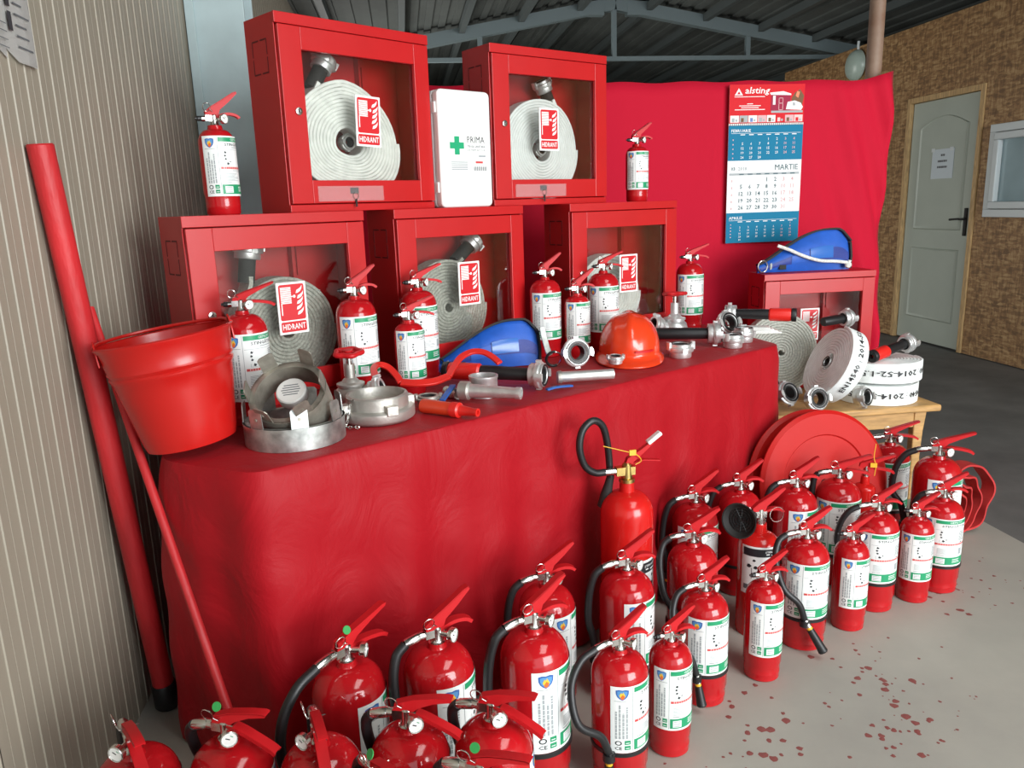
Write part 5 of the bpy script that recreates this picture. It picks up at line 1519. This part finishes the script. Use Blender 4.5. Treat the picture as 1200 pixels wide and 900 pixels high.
# red lay-flat hose coil, on edge
rh = thing('red_hose_coil', 'loose coil of red flat hose on the floor at far right', 'fire hose', T(2.155, 2.70, 0) @ RZ(8))
def coil(k):
    r = .105 + .012 * k
    pts = []
    for i in range(30):
        a = 2 * PI * i / 30
        rr = r * (1 + .10 * math.sin(3 * a + .5) + .06 * math.sin(5 * a))
        pts.append((rr * math.cos(a) * .85 - .012 * k, .012 * k * 0 + .015 * math.sin(a + k), .150 + rr * 1.02 * math.sin(a)))
    return G().bar(smooth_path(pts, 2, True), .062, .006, 'red_hose', up=(0, 1, 0) if False else (0, 1, 0.001), closed=True)
def coil_geo(r, sx, ph, y0, w):
    g = G(); N = 60; vs = []; fs = []
    for i in range(N):
        a = 2 * PI * i / N
        rr = r * (1 + .07 * math.sin(3 * a + ph) + .05 * math.sin(5 * a + 2 * ph) + .03 * math.cos(7 * a))
        c_, s_ = math.cos(a), math.sin(a)
        tw = .012 * math.sin(2 * a + ph)
        for (dr, dy) in ((-.004, 0), (.004, 0), (.004, w), (-.004, w)):
            vs.append(((rr + dr) * c_ * sx, y0 + dy + tw, .006 + r * 1.09 + (rr + dr) * s_ * .98))
    for i in range(N):
        j = (i + 1) % N
        for k in range(4):
            k2 = (k + 1) % 4; fs.append((i * 4 + k, i * 4 + k2, j * 4 + k2, j * 4 + k))
    return g.add(vs, fs, 'red_hose')
for k, (r, sx, ph, y0, w) in enumerate(((.140, .95, .4, -.03, .062), (.118, .80, 1.1, -.026, .06), (.100, .72, 1.9, -.022, .058), (.083, .62, 2.6, -.02, .056))):
    obj('hose_loop', coil_geo(r, sx, ph, y0, w), rh, T(-.012 * k, 0, 0), ang=50)

# ================================================================ PAINT DROPS ON THE FLOOR
rnd = random.Random(11)
g = G()
def blot(x, y, r):
    n = 9; P = []
    for k in range(n):
        a = 2 * PI * k / n; q = r * rnd.uniform(.65, 1.15); P.append((x + q * math.cos(a), y + q * math.sin(a)))
    vs = [(a, b, .0002) for a, b in P] + [(x, y, .0009)]
    g.add(vs, [(k, (k + 1) % n, n) for k in range(n)], 'paint_drop')
for (x_, y_, r_) in ((1.842, 2.202, 0.0069),(1.827, 2.267, 0.0058),(1.727, 2.195, 0.0082),(1.955, 2.306, 0.0062),(1.940, 2.244, 0.0055),(1.685, 2.117, 0.0082),(1.743, 2.133, 0.0123),(1.751, 2.251, 0.0114),(1.752, 2.104, 0.0111),(2.021, 2.326, 0.0068),(1.704, 2.229, 0.0093),(1.282, 1.978, 0.0072),(1.189, 1.949, 0.0064),(1.190, 1.904, 0.0058),(1.247, 1.889, 0.0067),(1.207, 1.845, 0.0124),(1.267, 1.885, 0.0116),(1.273, 1.824, 0.0115),(1.252, 1.783, 0.0114),(1.185, 1.828, 0.0065),(1.170, 1.774, 0.0075),(1.268, 1.804, 0.0100),(1.250, 1.729, 0.0109),(1.234, 1.713, 0.0118),(1.352, 1.805, 0.0120),(0.809, 1.809, 0.0057),(0.807, 1.787, 0.0098),(0.866, 1.838, 0.0104),(0.909, 1.867, 0.0090),(0.928, 1.803, 0.0064),(0.780, 1.747, 0.0088),(0.814, 1.705, 0.0057),(0.844, 1.683, 0.0125),(0.865, 1.679, 0.0119),(0.801, 1.677, 0.0094),(0.928, 1.735, 0.0074),(0.922, 1.704, 0.0123),(0.775, 1.603, 0.0096),(0.805, 1.591, 0.0121),(0.824, 1.575, 0.0118),(0.878, 1.633, 0.0091),(0.842, 1.639, 0.0083),(0.904, 1.599, 0.0098),(0.895, 1.578, 0.0084),(1.234, 1.665, 0.0063),(1.162, 1.632, 0.0074),(1.243, 1.638, 0.0115),(1.186, 1.614, 0.0053),(1.207, 1.610, 0.0054),(1.228, 1.607, 0.0100),(1.226, 1.597, 0.0072),(1.173, 1.620, 0.0093),(1.130, 1.607, 0.0088),(1.124, 1.595, 0.0077),(1.236, 1.664, 0.0130),(1.282, 1.638, 0.0066),(1.290, 1.644, 0.0083),(1.264, 1.564, 0.0066),(1.183, 1.524, 0.0101),(1.114, 1.533, 0.0072),(1.133, 1.561, 0.0078),(1.096, 1.613, 0.0110),(1.130, 1.648, 0.0076),(1.216, 2.074, 0.0095),(1.132, 1.969, 0.0122),): blot(x_, y_, r_)
for k in range(90):
    cx_, cy_, sp_ = rnd.choice(((1.95, 2.27, .10), (1.19, 1.60, .13), (1.32, 1.85, .12), (0.78, 1.58, .10)))
    blot(cx_ + rnd.gauss(0, sp_), cy_ + rnd.gauss(0, sp_), rnd.uniform(.002, .006))
drops = obj('paint_drops', g, ang=0)
drops['kind'] = 'stuff'; drops['label'] = 'dark red drops spattered on the concrete floor'; drops['category'] = 'paint drops'
